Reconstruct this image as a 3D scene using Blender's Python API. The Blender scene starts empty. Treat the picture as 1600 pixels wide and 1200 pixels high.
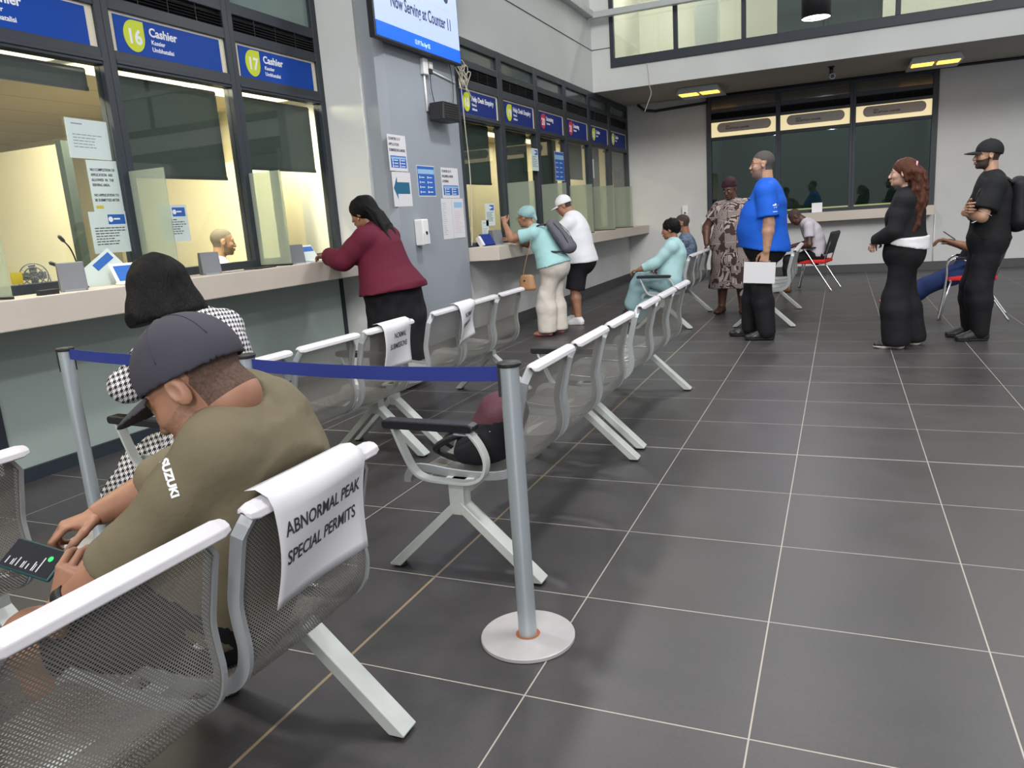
import bpy, math, random
import numpy as np
from mathutils import Matrix, Vector
from mathutils.bvhtree import BVHTree
random.seed(7)
PI = math.pi
SC = bpy.context.scene
COL = SC.collection

# ------------------------------------------------------------------ camera
CAM_LOC = (1.46575, -4.28582, 1.37)
F_PX = 1186.67
ROW_R = (0.9191359554529535, 0.3879433113778747, -0.06847687602947244)
ROW_D = (0.019975363258765262, -0.21949853560442284, -0.9754083133386727)
ROW_F = (-0.393433705033347, 0.8951650015637805, -0.20949830481187665)
cd = bpy.data.cameras.new('camera'); cam = bpy.data.objects.new('camera', cd); COL.objects.link(cam)
cd.sensor_width = 36.0; cd.lens = F_PX / 1600 * 36.0; cd.clip_start = 0.02; cd.clip_end = 200
M3 = Matrix((ROW_R, tuple(-v for v in ROW_D), tuple(-v for v in ROW_F))).transposed()
cam.matrix_world = Matrix.Translation(CAM_LOC) @ M3.to_4x4()
SC.camera = cam
# ------------------------------------------------------------------ world, exposure
W = bpy.data.worlds.new('sky'); SC.world = W; W.use_nodes = True
bg = W.node_tree.nodes['Background']; bg.inputs[0].default_value = (0.88, 0.91, 0.97, 1); bg.inputs[1].default_value = 0.50
SC.view_settings.view_transform = 'Standard'; SC.view_settings.look = 'None'
SC.view_settings.gamma = 1.0; SC.view_settings.exposure = 0.28; SC.view_settings.use_curve_mapping = False
SC.cycles.transparent_max_bounces = 24
SC.cycles.max_bounces = 8
SC.cycles.use_denoising = True
# pale daylight falling in from the glazed side of the hall
sd = bpy.data.lights.new('daylight', 'SUN'); sd.energy = 1.05; sd.angle = math.radians(16); sd.color = (1.0, 0.97, 0.93)
so = bpy.data.objects.new('daylight', sd); COL.objects.link(so)
so.rotation_euler = Vector((-0.30, 0.86, -0.36)).to_track_quat('-Z', 'Y').to_euler()

# ------------------------------------------------------------------ materials
MATS = {}
def nt(m):
    return m.node_tree.nodes, m.node_tree.links
def mat(name, col, rough=0.5, metal=0.0, noise=None, bump=None, emit=None, spec=None, coat=None, sheen=None):
    if name in MATS: return MATS[name]
    m = bpy.data.materials.new(name); m.use_nodes = True; MATS[name] = m
    N, L = nt(m); b = N['Principled BSDF']
    b.inputs['Base Color'].default_value = (*col, 1); b.inputs['Roughness'].default_value = rough; b.inputs['Metallic'].default_value = metal
    if spec is not None: b.inputs['Specular IOR Level'].default_value = spec
    if coat: b.inputs['Coat Weight'].default_value = coat
    if sheen: b.inputs['Sheen Weight'].default_value = sheen
    if emit: b.inputs['Emission Color'].default_value = (*emit[0], 1); b.inputs['Emission Strength'].default_value = emit[1]
    tc = N.new('ShaderNodeTexCoord')
    if noise:   # (scale, amount)
        t = N.new('ShaderNodeTexNoise'); t.inputs['Scale'].default_value = noise[0]; t.inputs['Detail'].default_value = 5
        L.new(tc.outputs['Object'], t.inputs['Vector'])
        r = N.new('ShaderNodeMapRange'); r.inputs['From Min'].default_value = .3; r.inputs['From Max'].default_value = .7
        r.inputs['To Min'].default_value = 1 - noise[1]; r.inputs['To Max'].default_value = 1 + noise[1]
        L.new(t.outputs['Fac'], r.inputs['Value'])
        mx = N.new('ShaderNodeMix'); mx.data_type = 'RGBA'; mx.blend_type = 'MULTIPLY'; mx.inputs[0].default_value = 1
        mx.inputs[6].default_value = (*col, 1); L.new(r.outputs[0], mx.inputs[7]); L.new(mx.outputs[2], b.inputs['Base Color'])
    if bump:    # (scale, strength, distance)
        t = N.new('ShaderNodeTexNoise'); t.inputs['Scale'].default_value = bump[0]; t.inputs['Detail'].default_value = 4
        L.new(tc.outputs['Object'], t.inputs['Vector'])
        bp = N.new('ShaderNodeBump'); bp.inputs['Strength'].default_value = bump[1]; bp.inputs['Distance'].default_value = bump[2]
        L.new(t.outputs['Fac'], bp.inputs['Height']); L.new(bp.outputs[0], b.inputs['Normal'])
    return m
def mth(N, L, op, a, b=None, c=None):
    n = N.new('ShaderNodeMath'); n.operation = op
    for i, v in enumerate((a, b, c)):
        if v is None: continue
        if isinstance(v, (int, float)): n.inputs[i].default_value = v
        else: L.new(v, n.inputs[i])
    return n.outputs[0]
def glass(name, tint=(0.93, 0.955, 0.915), refl=1.0, rough=0.0):
    if name in MATS: return MATS[name]
    m = bpy.data.materials.new(name); m.use_nodes = True; MATS[name] = m
    N, L = nt(m); N.remove(N['Principled BSDF']); out = N['Material Output']
    tr = N.new('ShaderNodeBsdfTransparent'); tr.inputs[0].default_value = (*tint, 1)
    gl = N.new('ShaderNodeBsdfGlossy'); gl.inputs['Roughness'].default_value = rough
    g = N.new('ShaderNodeNewGeometry'); vd = N.new('ShaderNodeVectorMath'); vd.operation = 'DOT_PRODUCT'; L.new(g.outputs['Normal'], vd.inputs[0]); L.new(g.outputs['Incoming'], vd.inputs[1])
    c1 = mth(N, L, 'SUBTRACT', 1, mth(N, L, 'ABSOLUTE', vd.outputs['Value'])); sch = mth(N, L, 'ADD', .045, mth(N, L, 'MULTIPLY', mth(N, L, 'POWER', c1, 5), .95))
    mx = N.new('ShaderNodeMixShader'); f = mth(N, L, 'MINIMUM', mth(N, L, 'MULTIPLY', sch, refl), 1)
    L.new(f, mx.inputs[0]); L.new(tr.outputs[0], mx.inputs[1]); L.new(gl.outputs[0], mx.inputs[2]); L.new(mx.outputs[0], out.inputs[0])
    return m
def frosted():
    m = bpy.data.materials.new('frosted glass'); m.use_nodes = True
    N, L = nt(m); b = N['Principled BSDF']; out = N['Material Output']
    b.inputs['Base Color'].default_value = (0.52, 0.58, 0.50, 1); b.inputs['Roughness'].default_value = 0.35
    tl = N.new('ShaderNodeBsdfTranslucent'); tl.inputs[0].default_value = (0.75, 0.8, 0.66, 1)
    tr = N.new('ShaderNodeBsdfTransparent'); tr.inputs[0].default_value = (0.85, 0.9, 0.85, 1)
    a = N.new('ShaderNodeMixShader'); a.inputs[0].default_value = 0.5; L.new(b.outputs[0], a.inputs[1]); L.new(tl.outputs[0], a.inputs[2])
    c = N.new('ShaderNodeMixShader'); c.inputs[0].default_value = 0.58; L.new(a.outputs[0], c.inputs[1]); L.new(tr.outputs[0], c.inputs[2])
    L.new(c.outputs[0], out.inputs[0]); return m
def tile_floor():
    m = bpy.data.materials.new('grey porcelain tiles'); m.use_nodes = True
    N, L = nt(m); b = N['Principled BSDF']
    g = N.new('ShaderNodeNewGeometry'); s = N.new('ShaderNodeSeparateXYZ'); L.new(g.outputs['Position'], s.inputs[0])
    TX, TY = 0.63537, 0.61610
    def line(o, T, w):
        u = mth(N, L, 'DIVIDE', o, T); r = mth(N, L, 'ROUND', u); d = mth(N, L, 'ABSOLUTE', mth(N, L, 'SUBTRACT', u, r))
        d = mth(N, L, 'MULTIPLY', d, T); return mth(N, L, 'LESS_THAN', d, w), r
    lx, ix = line(s.outputs[0], TX, 0.0023); ly, iy = line(s.outputs[1], TY, 0.0023)
    # two wider joints
    wx = mth(N, L, 'LESS_THAN', mth(N, L, 'ABSOLUTE', s.outputs[0]), 0.0055)
    wy = mth(N, L, 'LESS_THAN', mth(N, L, 'ABSOLUTE', s.outputs[1]), 0.0045)
    grout = mth(N, L, 'MAXIMUM', mth(N, L, 'MAXIMUM', lx, ly), mth(N, L, 'MAXIMUM', wx, wy))
    # per tile tone
    fx = mth(N, L, 'FLOOR', mth(N, L, 'DIVIDE', s.outputs[0], TX)); fy = mth(N, L, 'FLOOR', mth(N, L, 'DIVIDE', s.outputs[1], TY))
    cb = N.new('ShaderNodeCombineXYZ'); L.new(fx, cb.inputs[0]); L.new(fy, cb.inputs[1])
    wn = N.new('ShaderNodeTexWhiteNoise'); L.new(cb.outputs[0], wn.inputs['Vector'])
    n1 = N.new('ShaderNodeTexNoise'); n1.inputs['Scale'].default_value = 2.6; n1.inputs['Detail'].default_value = 7; n1.inputs['Roughness'].default_value = .65
    L.new(g.outputs['Position'], n1.inputs['Vector'])
    n2 = N.new('ShaderNodeTexNoise'); n2.inputs['Scale'].default_value = 90; n2.inputs['Detail'].default_value = 3
    L.new(g.outputs['Position'], n2.inputs['Vector'])
    t = mth(N, L, 'ADD', mth(N, L, 'MULTIPLY', wn.outputs[0], .12), mth(N, L, 'ADD', mth(N, L, 'MULTIPLY', n1.outputs[0], .75), mth(N, L, 'MULTIPLY', n2.outputs[0], .35)))
    cr = N.new('ShaderNodeValToRGB'); cr.color_ramp.elements[0].position = .35; cr.color_ramp.elements[1].position = .95
    cr.color_ramp.elements[0].color = (0.035, 0.033, 0.034, 1); cr.color_ramp.elements[1].color = (0.071, 0.066, 0.067, 1); L.new(t, cr.inputs[0])
    mx = N.new('ShaderNodeMix'); mx.data_type = 'RGBA'; L.new(grout, mx.inputs[0]); L.new(cr.outputs[0], mx.inputs[6]); mx.inputs[7].default_value = (0.40, 0.36, 0.31, 1)
    m2 = N.new('ShaderNodeMix'); m2.data_type = 'RGBA'; L.new(wx, m2.inputs[0]); L.new(mx.outputs[2], m2.inputs[6]); m2.inputs[7].default_value = (0.26, 0.20, 0.12, 1)
    L.new(m2.outputs[2], b.inputs['Base Color'])
    rr = N.new('ShaderNodeMapRange'); rr.inputs['To Min'].default_value = .30; rr.inputs['To Max'].default_value = .48; L.new(n1.outputs[0], rr.inputs[0]); L.new(rr.outputs[0], b.inputs['Roughness'])
    bp = N.new('ShaderNodeBump'); bp.inputs['Strength'].default_value = .25; bp.inputs['Distance'].default_value = .002
    h = mth(N, L, 'SUBTRACT', mth(N, L, 'MULTIPLY', n2.outputs[0], .2), grout); L.new(h, bp.inputs['Height']); L.new(bp.outputs[0], b.inputs['Normal'])
    return m
def perforated():
    m = bpy.data.materials.new('perforated steel'); m.use_nodes = True
    N, L = nt(m); b = N['Principled BSDF']; out = N['Material Output']
    b.inputs['Base Color'].default_value = (0.24, 0.23, 0.205, 1); b.inputs['Metallic'].default_value = .2; b.inputs['Roughness'].default_value = .42
    uv = N.new('ShaderNodeUVMap'); uv.uv_map = 'UVMap'; s = N.new('ShaderNodeSeparateXYZ'); L.new(uv.outputs[0], s.inputs[0])
    q = mth(N, L, 'DIVIDE', s.outputs[1], 0.0052); row = mth(N, L, 'FLOOR', q)
    p = mth(N, L, 'ADD', mth(N, L, 'DIVIDE', s.outputs[0], 0.0085), mth(N, L, 'MULTIPLY', mth(N, L, 'MODULO', row, 2), .5))
    fx = mth(N, L, 'SUBTRACT', mth(N, L, 'FRACT', p), .5); fy = mth(N, L, 'MULTIPLY', mth(N, L, 'SUBTRACT', mth(N, L, 'FRACT', q), .5), .95)
    d = mth(N, L, 'ADD', mth(N, L, 'MULTIPLY', mth(N, L, 'MULTIPLY', fx, fx), 1.0), mth(N, L, 'MULTIPLY', fy, fy))
    inside = mth(N, L, 'MULTIPLY', mth(N, L, 'LESS_THAN', d, .085), mth(N, L, 'LESS_THAN', mth(N, L, 'ABSOLUTE', s.outputs[0]), .212))
    tr = N.new('ShaderNodeBsdfTransparent'); mx = N.new('ShaderNodeMixShader')
    L.new(inside, mx.inputs[0]); L.new(b.outputs[0], mx.inputs[1]); L.new(tr.outputs[0], mx.inputs[2]); L.new(mx.outputs[0], out.inputs[0])
    return m
def houndstooth():
    m = bpy.data.materials.new('houndstooth cloth'); m.use_nodes = True
    N, L = nt(m); b = N['Principled BSDF']; b.inputs['Roughness'].default_value = .85
    tc = N.new('ShaderNodeTexCoord'); s = N.new('ShaderNodeSeparateXYZ'); L.new(tc.outputs['Object'], s.inputs[0])
    T = 0.0125
    u = mth(N, L, 'DIVIDE', mth(N, L, 'ADD', mth(N, L, 'MULTIPLY', s.outputs[0], .8), s.outputs[1]), T); v = mth(N, L, 'DIVIDE', mth(N, L, 'ADD', mth(N, L, 'MULTIPLY', s.outputs[0], .3), s.outputs[2]), T)
    u = mth(N, L, 'ADD', u, 400.); v = mth(N, L, 'ADD', v, 400.)
    a = mth(N, L, 'LESS_THAN', mth(N, L, 'MODULO', u, 2), 1); c = mth(N, L, 'LESS_THAN', mth(N, L, 'MODULO', v, 2), 1)
    same = mth(N, L, 'COMPARE', a, c, .1)
    st = mth(N, L, 'LESS_THAN', mth(N, L, 'MODULO', mth(N, L, 'ADD', u, v), 1), .5)
    f = mth(N, L, 'ADD', mth(N, L, 'MULTIPLY', same, a), mth(N, L, 'MULTIPLY', mth(N, L, 'SUBTRACT', 1, same), st))
    mx = N.new('ShaderNodeMix'); mx.data_type = 'RGBA'; L.new(f, mx.inputs[0]); mx.inputs[6].default_value = (0.012, 0.012, 0.015, 1); mx.inputs[7].default_value = (0.72, 0.70, 0.72, 1)
    L.new(mx.outputs[2], b.inputs['Base Color']); return m
def dress_print():
    m = bpy.data.materials.new('printed dress cloth'); m.use_nodes = True
    N, L = nt(m); b = N['Principled BSDF']; b.inputs['Roughness'].default_value = .85
    tc = N.new('ShaderNodeTexCoord')
    vo = N.new('ShaderNodeTexVoronoi'); vo.inputs['Scale'].default_value = 7.5; vo.distance = 'CHEBYCHEV'; vo.inputs['Randomness'].default_value = .75; L.new(tc.outputs['Object'], vo.inputs['Vector'])
    f = mth(N, L, 'GREATER_THAN', mth(N, L, 'SINE', mth(N, L, 'MULTIPLY', vo.outputs['Distance'], 62)), -.05)
    n = N.new('ShaderNodeTexNoise'); n.inputs['Scale'].default_value = 9; L.new(tc.outputs['Object'], n.inputs['Vector'])
    f = mth(N, L, 'MULTIPLY', f, mth(N, L, 'GREATER_THAN', n.outputs[0], .42))
    mx = N.new('ShaderNodeMix'); mx.data_type = 'RGBA'; L.new(f, mx.inputs[0]); mx.inputs[6].default_value = (0.045, 0.025, 0.025, 1); mx.inputs[7].default_value = (0.42, 0.35, 0.32, 1)
    L.new(mx.outputs[2], b.inputs['Base Color']); return m

M = {}
M['floor'] = tile_floor(); M['perf'] = perforated(); M['hound'] = houndstooth(); M['dress'] = dress_print(); M['frost'] = frosted()
M['wall'] = mat('pale grey wall paint', (0.56, 0.57, 0.565), .7, noise=(1.3, .05), bump=(60, .08, .002))
M['wallw'] = mat('off white wall paint', (0.66, 0.68, 0.66), .7, noise=(1.1, .05), bump=(60, .08, .002))
M['wallg'] = mat('mid grey wall paint', (0.29, 0.32, 0.355), .65, noise=(1.0, .05), bump=(60, .08, .002))
M['soffit'] = mat('soffit paint', (0.36, 0.34, 0.31), .8)
M['skirt'] = mat('dark skirting tile', (0.055, 0.057, 0.062), .4)
M['frame'] = mat('charcoal powder coated frame', (0.022, 0.030, 0.042), .45)
M['slot'] = mat('black louvre', (0.008, 0.008, 0.010), .5)
M['cream'] = mat('cream partition board', (0.80, 0.75, 0.58), .6, noise=(1.5, .04))
def planks():
    m = mat('beige ceiling board', (0.60, 0.50, 0.34), .7); N, L = nt(m); g = N.new('ShaderNodeNewGeometry'); s = N.new('ShaderNodeSeparateXYZ'); L.new(g.outputs['Position'], s.inputs[0])
    f = mth(N, L, 'LESS_THAN', mth(N, L, 'FRACT', mth(N, L, 'DIVIDE', s.outputs[0], .6)), .03)
    mx = N.new('ShaderNodeMix'); mx.data_type = 'RGBA'; L.new(f, mx.inputs[0]); mx.inputs[6].default_value = (0.60, 0.50, 0.34, 1); mx.inputs[7].default_value = (0.38, 0.31, 0.2, 1); L.new(mx.outputs[2], N['Principled BSDF'].inputs['Base Color']); return m
M['creamc'] = planks()
M['blind'] = mat('dark green roller blind', (0.045, 0.065, 0.062), .6, bump=(120, .1, .001))
M['counter'] = mat('pale stone counter', (0.58, 0.52, 0.45), .45, noise=(3, .04))
M['teal'] = mat('frosted sea green panel', (0.36, 0.43, 0.40), .22, noise=(.9, .08))
M['white'] = mat('white plastic', (0.80, 0.80, 0.79), .4)
M['paper'] = mat('white paper', (0.66, 0.66, 0.68), .8)
M['papert'] = mat('pale paper behind glass', (0.62, 0.72, 0.70), .8)
M['ink'] = mat('black ink', (0.03, 0.03, 0.04), .7)
M['inkg'] = mat('grey ink', (0.25, 0.27, 0.30), .7)
M['blue'] = mat('sign blue', (0.004, 0.062, 0.38), .5, spec=.2)
M['navy'] = mat('sign navy', (0.008, 0.028, 0.20), .5, spec=.2)
M['pblue'] = mat('poster blue', (0.02, 0.12, 0.46), .5)
M['lblue'] = mat('poster light blue', (0.30, 0.50, 0.72), .5)
M['teala'] = mat('arrow teal', (0.01, 0.12, 0.22), .6)
M['lime'] = mat('lime badge', (0.62, 0.72, 0.02), .5)
M['red'] = mat('red badge', (0.62, 0.03, 0.06), .5)
M['lett'] = mat('white lettering', (0.88, 0.9, 0.92), .5)
M['steel'] = mat('silver painted steel', (0.50, 0.53, 0.52), .38, .25, noise=(8, .04))
M['rim'] = mat('grey painted rim', (0.36, 0.38, 0.39), .35, .3)
M['rail'] = mat('white painted top rail', (0.56, 0.55, 0.57), .35, noise=(30, .04))
M['leg'] = mat('pale painted steel leg', (0.48, 0.51, 0.48), .42, .1, noise=(12, .06))
M['pad'] = mat('black armrest', (0.012, 0.012, 0.016), .4)
M['chrome'] = mat('chrome', (0.65, 0.65, 0.66), .22, .9)
M['post'] = mat('satin aluminium', (0.42, 0.47, 0.50), .38, .45)
M['basem'] = mat('brushed base plate', (0.46, 0.44, 0.44), .40, .15, noise=(20, .04))
M['belt'] = mat('navy belt webbing', (0.020, 0.035, 0.23), .6, bump=(300, .2, .001))
M['black'] = mat('matt black plastic', (0.012, 0.012, 0.014), .5)
M['rust'] = mat('rust', (0.35, 0.11, 0.04), .8)
M['grey'] = mat('grey plastic', (0.17, 0.18, 0.20), .5)
M['redseat'] = mat('red upholstery', (0.60, 0.016, 0.016), .8)
M['cable'] = mat('pale cable', (0.55, 0.52, 0.42), .6)

# ------------------------------------------------------------------ mesh helpers
def link(name, me, parent=None, m=None):
    o = bpy.data.objects.new(name, me); COL.objects.link(o)
    if parent is not None: o.parent = parent
    if m is not None and me is not None and not me.materials:
        for x in (m if isinstance(m, (list, tuple)) else [m]): me.materials.append(x)
    return o
def empty(name, loc=(0, 0, 0), rz=0.0, parent=None):
    o = bpy.data.objects.new(name, None); COL.objects.link(o); o.location = loc; o.rotation_euler = (0, 0, rz); o.empty_display_size = .1
    if parent is not None: o.parent = parent
    return o
def tag(o, label, cat, group=None):
    o['label'] = label; o['category'] = cat
    if group: o['group'] = group
    return o
def struct(o): o['kind'] = 'structure'; return o
class MB:
    """collects shapes of one part; build() links them as one mesh object"""
    def __init__(s): s.v = []; s.f = []; s.mi = []; s.sm = []; s.uv = None
    def add(s, vs, fs, mi=0, smooth=False):
        o = len(s.v); s.v += [tuple(v) for v in vs]; s.f += [tuple(i + o for i in f) for f in fs]; s.mi += [mi] * len(fs); s.sm += [smooth] * len(fs); return s
    def box(s, x0, x1, y0, y1, z0, z1, mi=0):
        vs = [(x, y, z) for x in (x0, x1) for y in (y0, y1) for z in (z0, z1)]
        return s.add(vs, [(0, 1, 3, 2), (4, 6, 7, 5), (0, 4, 5, 1), (2, 3, 7, 6), (0, 2, 6, 4), (1, 5, 7, 3)], mi)
    def bar(s, a, b, w, h, up=(0, 0, 1), mi=0):
        a = Vector(a); b = Vector(b); d = (b - a).normalized(); x = d.cross(Vector(up))
        if x.length < 1e-4: x = d.cross(Vector((0, 1, 0)))
        x.normalize(); y = x.cross(d).normalized(); vs = []
        for p in (a, b):
            for i, j in ((-1, -1), (1, -1), (1, 1), (-1, 1)): vs.append(p + x * (w / 2 * i) + y * (h / 2 * j))
        return s.add(vs, [(3, 2, 1, 0), (4, 5, 6, 7), (0, 1, 5, 4), (1, 2, 6, 5), (2, 3, 7, 6), (3, 0, 4, 7)], mi)
    def tube(s, pts, r, n=8, mi=0, closed=False, cap=True):
        P = [Vector(p) for p in pts]; R = r if isinstance(r, (list, tuple)) else [r] * len(P); vs = []; fs = []
        prev = None
        for i, p in enumerate(P):
            if closed: d = P[(i + 1) % len(P)] - P[i - 1]
            else: d = P[min(i + 1, len(P) - 1)] - P[max(i - 1, 0)]
            d.normalize()
            if prev is None:
                x = d.orthogonal().normalized()
            else:
                x = prev - d * prev.dot(d); x.normalize()
            prev = x; y = d.cross(x)
            for k in range(n):
                a = 2 * PI * k / n; vs.append(p + (x * math.cos(a) + y * math.sin(a)) * R[i])
        m_ = len(P)
        for i in range(m_ if closed else m_ - 1):
            j = (i + 1) % m_
            for k in range(n): fs.append((i * n + k, i * n + (k + 1) % n, j * n + (k + 1) % n, j * n + k))
        s.add(vs, fs, mi, True)
        if cap and not closed:
            o = len(s.v) - len(vs)
            s.f += [tuple(o + k for k in range(n))[::-1], tuple(o + (m_ - 1) * n + k for k in range(n))]; s.mi += [mi, mi]; s.sm += [False, False]
        return s
    def cyl(s, a, b, r0, r1=None, n=24, mi=0): return s.tube([a, b], [r0, r0 if r1 is None else r1], n, mi)
    def lathe(s, prof, n=40, mi=0, c=(0, 0, 0)):
        vs = []; fs = []
        for r, z in prof:
            for k in range(n): a = 2 * PI * k / n; vs.append((c[0] + r * math.cos(a), c[1] + r * math.sin(a), c[2] + z))
        for i in range(len(prof) - 1):
            for k in range(n): fs.append((i * n + k, i * n + (k + 1) % n, (i + 1) * n + (k + 1) % n, (i + 1) * n + k))
        return s.add(vs, fs, mi, True)
    def prism(s, poly, a, b, axis='y', mi=0):
        """poly in the two other axes, extruded from a to b"""
        def P(u, v, t): return {'y': (u, t, v), 'x': (t, u, v), 'z': (u, v, t)}[axis]
        n = len(poly); vs = [P(u, v, a) for u, v in poly] + [P(u, v, b) for u, v in poly]
        fs = [tuple(range(n))[::-1], tuple(range(n, 2 * n))] + [(i, (i + 1) % n, n + (i + 1) % n, n + i) for i in range(n)]
        return s.add(vs, fs, mi)
    def sweep(s, path, w, h, yc=0.0, mi=0, smooth=False):
        """rectangular bar (w across y, h in plane) along an xz path"""
        vs = []; fs = []; n = len(path)
        for i in range(n):
            a = path[max(i - 1, 0)]; b = path[min(i + 1, n - 1)]; d = Vector((b[0] - a[0], b[1] - a[1])).normalized(); nx, nz = -d.y, d.x
            x, z = path[i]
            for (j, k) in ((-1, 0), (1, 0), (1, 1), (-1, 1)): vs.append((x + nx * h * k, yc + j * w / 2, z + nz * h * k))
        for i in range(n - 1):
            for k in range(4): fs.append((i * 4 + k, i * 4 + (k + 1) % 4, i * 4 + 4 + (k + 1) % 4, i * 4 + 4 + k))
        fs += [(3, 2, 1, 0), tuple((n - 1) * 4 + k for k in range(4))]
        return s.add(vs, fs, mi, smooth)
    def mesh(s, name, mats):
        me = bpy.data.meshes.new(name); me.from_pydata([tuple(v) for v in s.v], [], s.f)
        for m in (mats if isinstance(mats, (list, tuple)) else [mats]): me.materials.append(m)
        me.polygons.foreach_set('material_index', s.mi); me.polygons.foreach_set('use_smooth', s.sm); me.update(); return me
    def build(s, name, mats, parent=None, bevel=None):
        o = link(name, s.mesh(name, mats), parent)
        if bevel:
            b = o.modifiers.new('bevel', 'BEVEL'); b.width = bevel; b.segments = 2; b.limit_method = 'ANGLE'; b.angle_limit = math.radians(40)
        return o
def catmull(P, n=6):
    out = []; Q = [P[0]] + list(P) + [P[-1]]
    for i in range(1, len(Q) - 2):
        p0, p1, p2, p3 = (np.array(q, float) for q in Q[i - 1:i + 3])
        for k in range(n):
            t = k / n; out.append(tuple(.5 * ((2 * p1) + (-p0 + p2) * t + (2 * p0 - 5 * p1 + 4 * p2 - p3) * t * t + (-p0 + 3 * p1 - 3 * p2 + p3) * t ** 3)))
    out.append(tuple(P[-1])); return out
def text_mesh(body, size, bold=0.0, align='LEFT', ex=0.0006, sx=1.0):
    c = bpy.data.curves.new('lettering', 'FONT'); c.body = body; c.size = size; c.align_x = align; c.extrude = ex; c.offset = bold; c.resolution_u = 3
    o = bpy.data.objects.new('tmp', c); me = bpy.data.meshes.new_from_object(o); bpy.data.objects.remove(o); bpy.data.curves.remove(c)
    if sx != 1.0:
        for v in me.vertices: v.co.x *= sx
    return me
def lettering(body, x, z, y, size, m, parent, bold=0.0, align='LEFT', sx=1.0, rot=0.0):
    """upright writing facing local -y"""
    me = text_mesh(body, size, bold, align, sx=sx); o = link('lettering', me, parent, m)
    o.location = (x, y, z); o.rotation_euler = (PI / 2, 0, 0)
    if rot: o.rotation_euler = (PI / 2, rot, 0)
    return o

# ================================================================== THE SETTING
def slab(name, x0, x1, y0, y1, z0, z1, m, parent=None):
    o = MB().box(x0, x1, y0, y1, z0, z1).build(name, m, parent)
    if parent is None: struct(o)
    return o
XL = -3.12; XR = -2.52; YB = 11.3
slab('floor', -6.5, 8.5, -8, 13.5, -.1, 0, M['floor'])
# left wall pieces
o = MB().box(-3.24, XL - .05, -6, 2.106, 0.0, 1.10).build('wall_left', M['skirt']); struct(o)
# the projecting pier and the grey column wall
mb = MB(); mb.box(-3.5, -2.67, 2.106, 2.30, 0, 6.2); struct(mb.build('wall_left_pier', M['wallw']))
mb = MB(); mb.prism([(-3.0, 2.16), (-2.53, 2.16), (-2.47, 2.25), (-2.47, 3.70), (-3.0, 3.70)], 0, 6.2, 'z'); struct(mb.build('wall_left_column', M['wallg'], bevel=.004))
slab('wall_left_low', -2.75, XR, 3.70, YB, 0, 1.02, M['wall'])
slab('wall_left_upper', -2.8, XR + .02, 3.70, 9.09, 3.42, 6.2, M['wallw'])
slab('wall_left_upper_back', -2.8, XR + .02, 9.09, YB, 3.42, 3.5, M['wallw'])
# back wall: two wall fields and the wall under the reception window
mb = MB(); mb.box(XR - .3, -.93, YB, YB + .25, 0, 3.5); mb.box(2.97, 8.5, YB, YB + .25, 0, 3.5); mb.box(-.93, 2.97, YB, YB + .25, 0, 1.1)
struct(mb.build('wall_back', M['wall']))
slab('ceiling_soffit', XR, 8.5, 9.13, YB, 3.43, 3.6, M['soffit'])
mb = MB(); mb.box(XR, 8.5, 9.09, 9.13, 3.43, 3.80).box(XR, -2.16, 9.09, 9.13, 3.80, 6.2); struct(mb.build('wall_gallery', M['wallw']))
# skirtings
slab('baseboard_left', XR, XR + .012, 3.70, YB, 0, .15, M['skirt'])
mb = MB(); mb.box(XR, 8.5, YB - .012, YB, 0, .15); struct(mb.build('baseboard_back', M['skirt']))
mb = MB(); mb.box(-2.47, -2.458, 2.25, 3.70, 0, .15).box(-2.47, XR, 3.69, 3.70 + .008, 0, .15); struct(mb.build('baseboard_column', M['skirt']))
slab('baseboard_counter', XL - .03, XL + .02, -6, 2.106, 0, .085, M['frame'])
# control joint and shallow groove lines on the upper wall
mb = MB(); mb.tube([(XR + .023, 4.0, 4.11), (XR + .023, 9.08, 4.11), (-2.16, 9.085, 4.11)], .006, 6); struct(mb.build('trim_1', M['skirt']))
mb = MB(); mb.tube([(2.995, YB - .012, .15), (2.995, YB - .012, .98)], .010, 8); tag(mb.build('wall_conduit', M['white']), 'thin white conduit running down the back wall behind the curly haired woman', 'conduit')
# sea green panels under the cashier counter
px = MB()
pans = [(-6, -3.42), (-3.37, -1.5), (-1.45, .22), (.27, 2.05)]
for a, b in pans: px.box(XL - .04, XL, a, b, .085, 1.0)
struct(px.build('wall_left_panels', M['teal'], bevel=.002))
px = MB()
for y in (-3.395, -1.475, .245, 2.08): px.box(XL - .045, XL + .008, y - .026, y + .026, .085, 1.0)
struct(px.build('trim_2', M['frame']))

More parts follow.
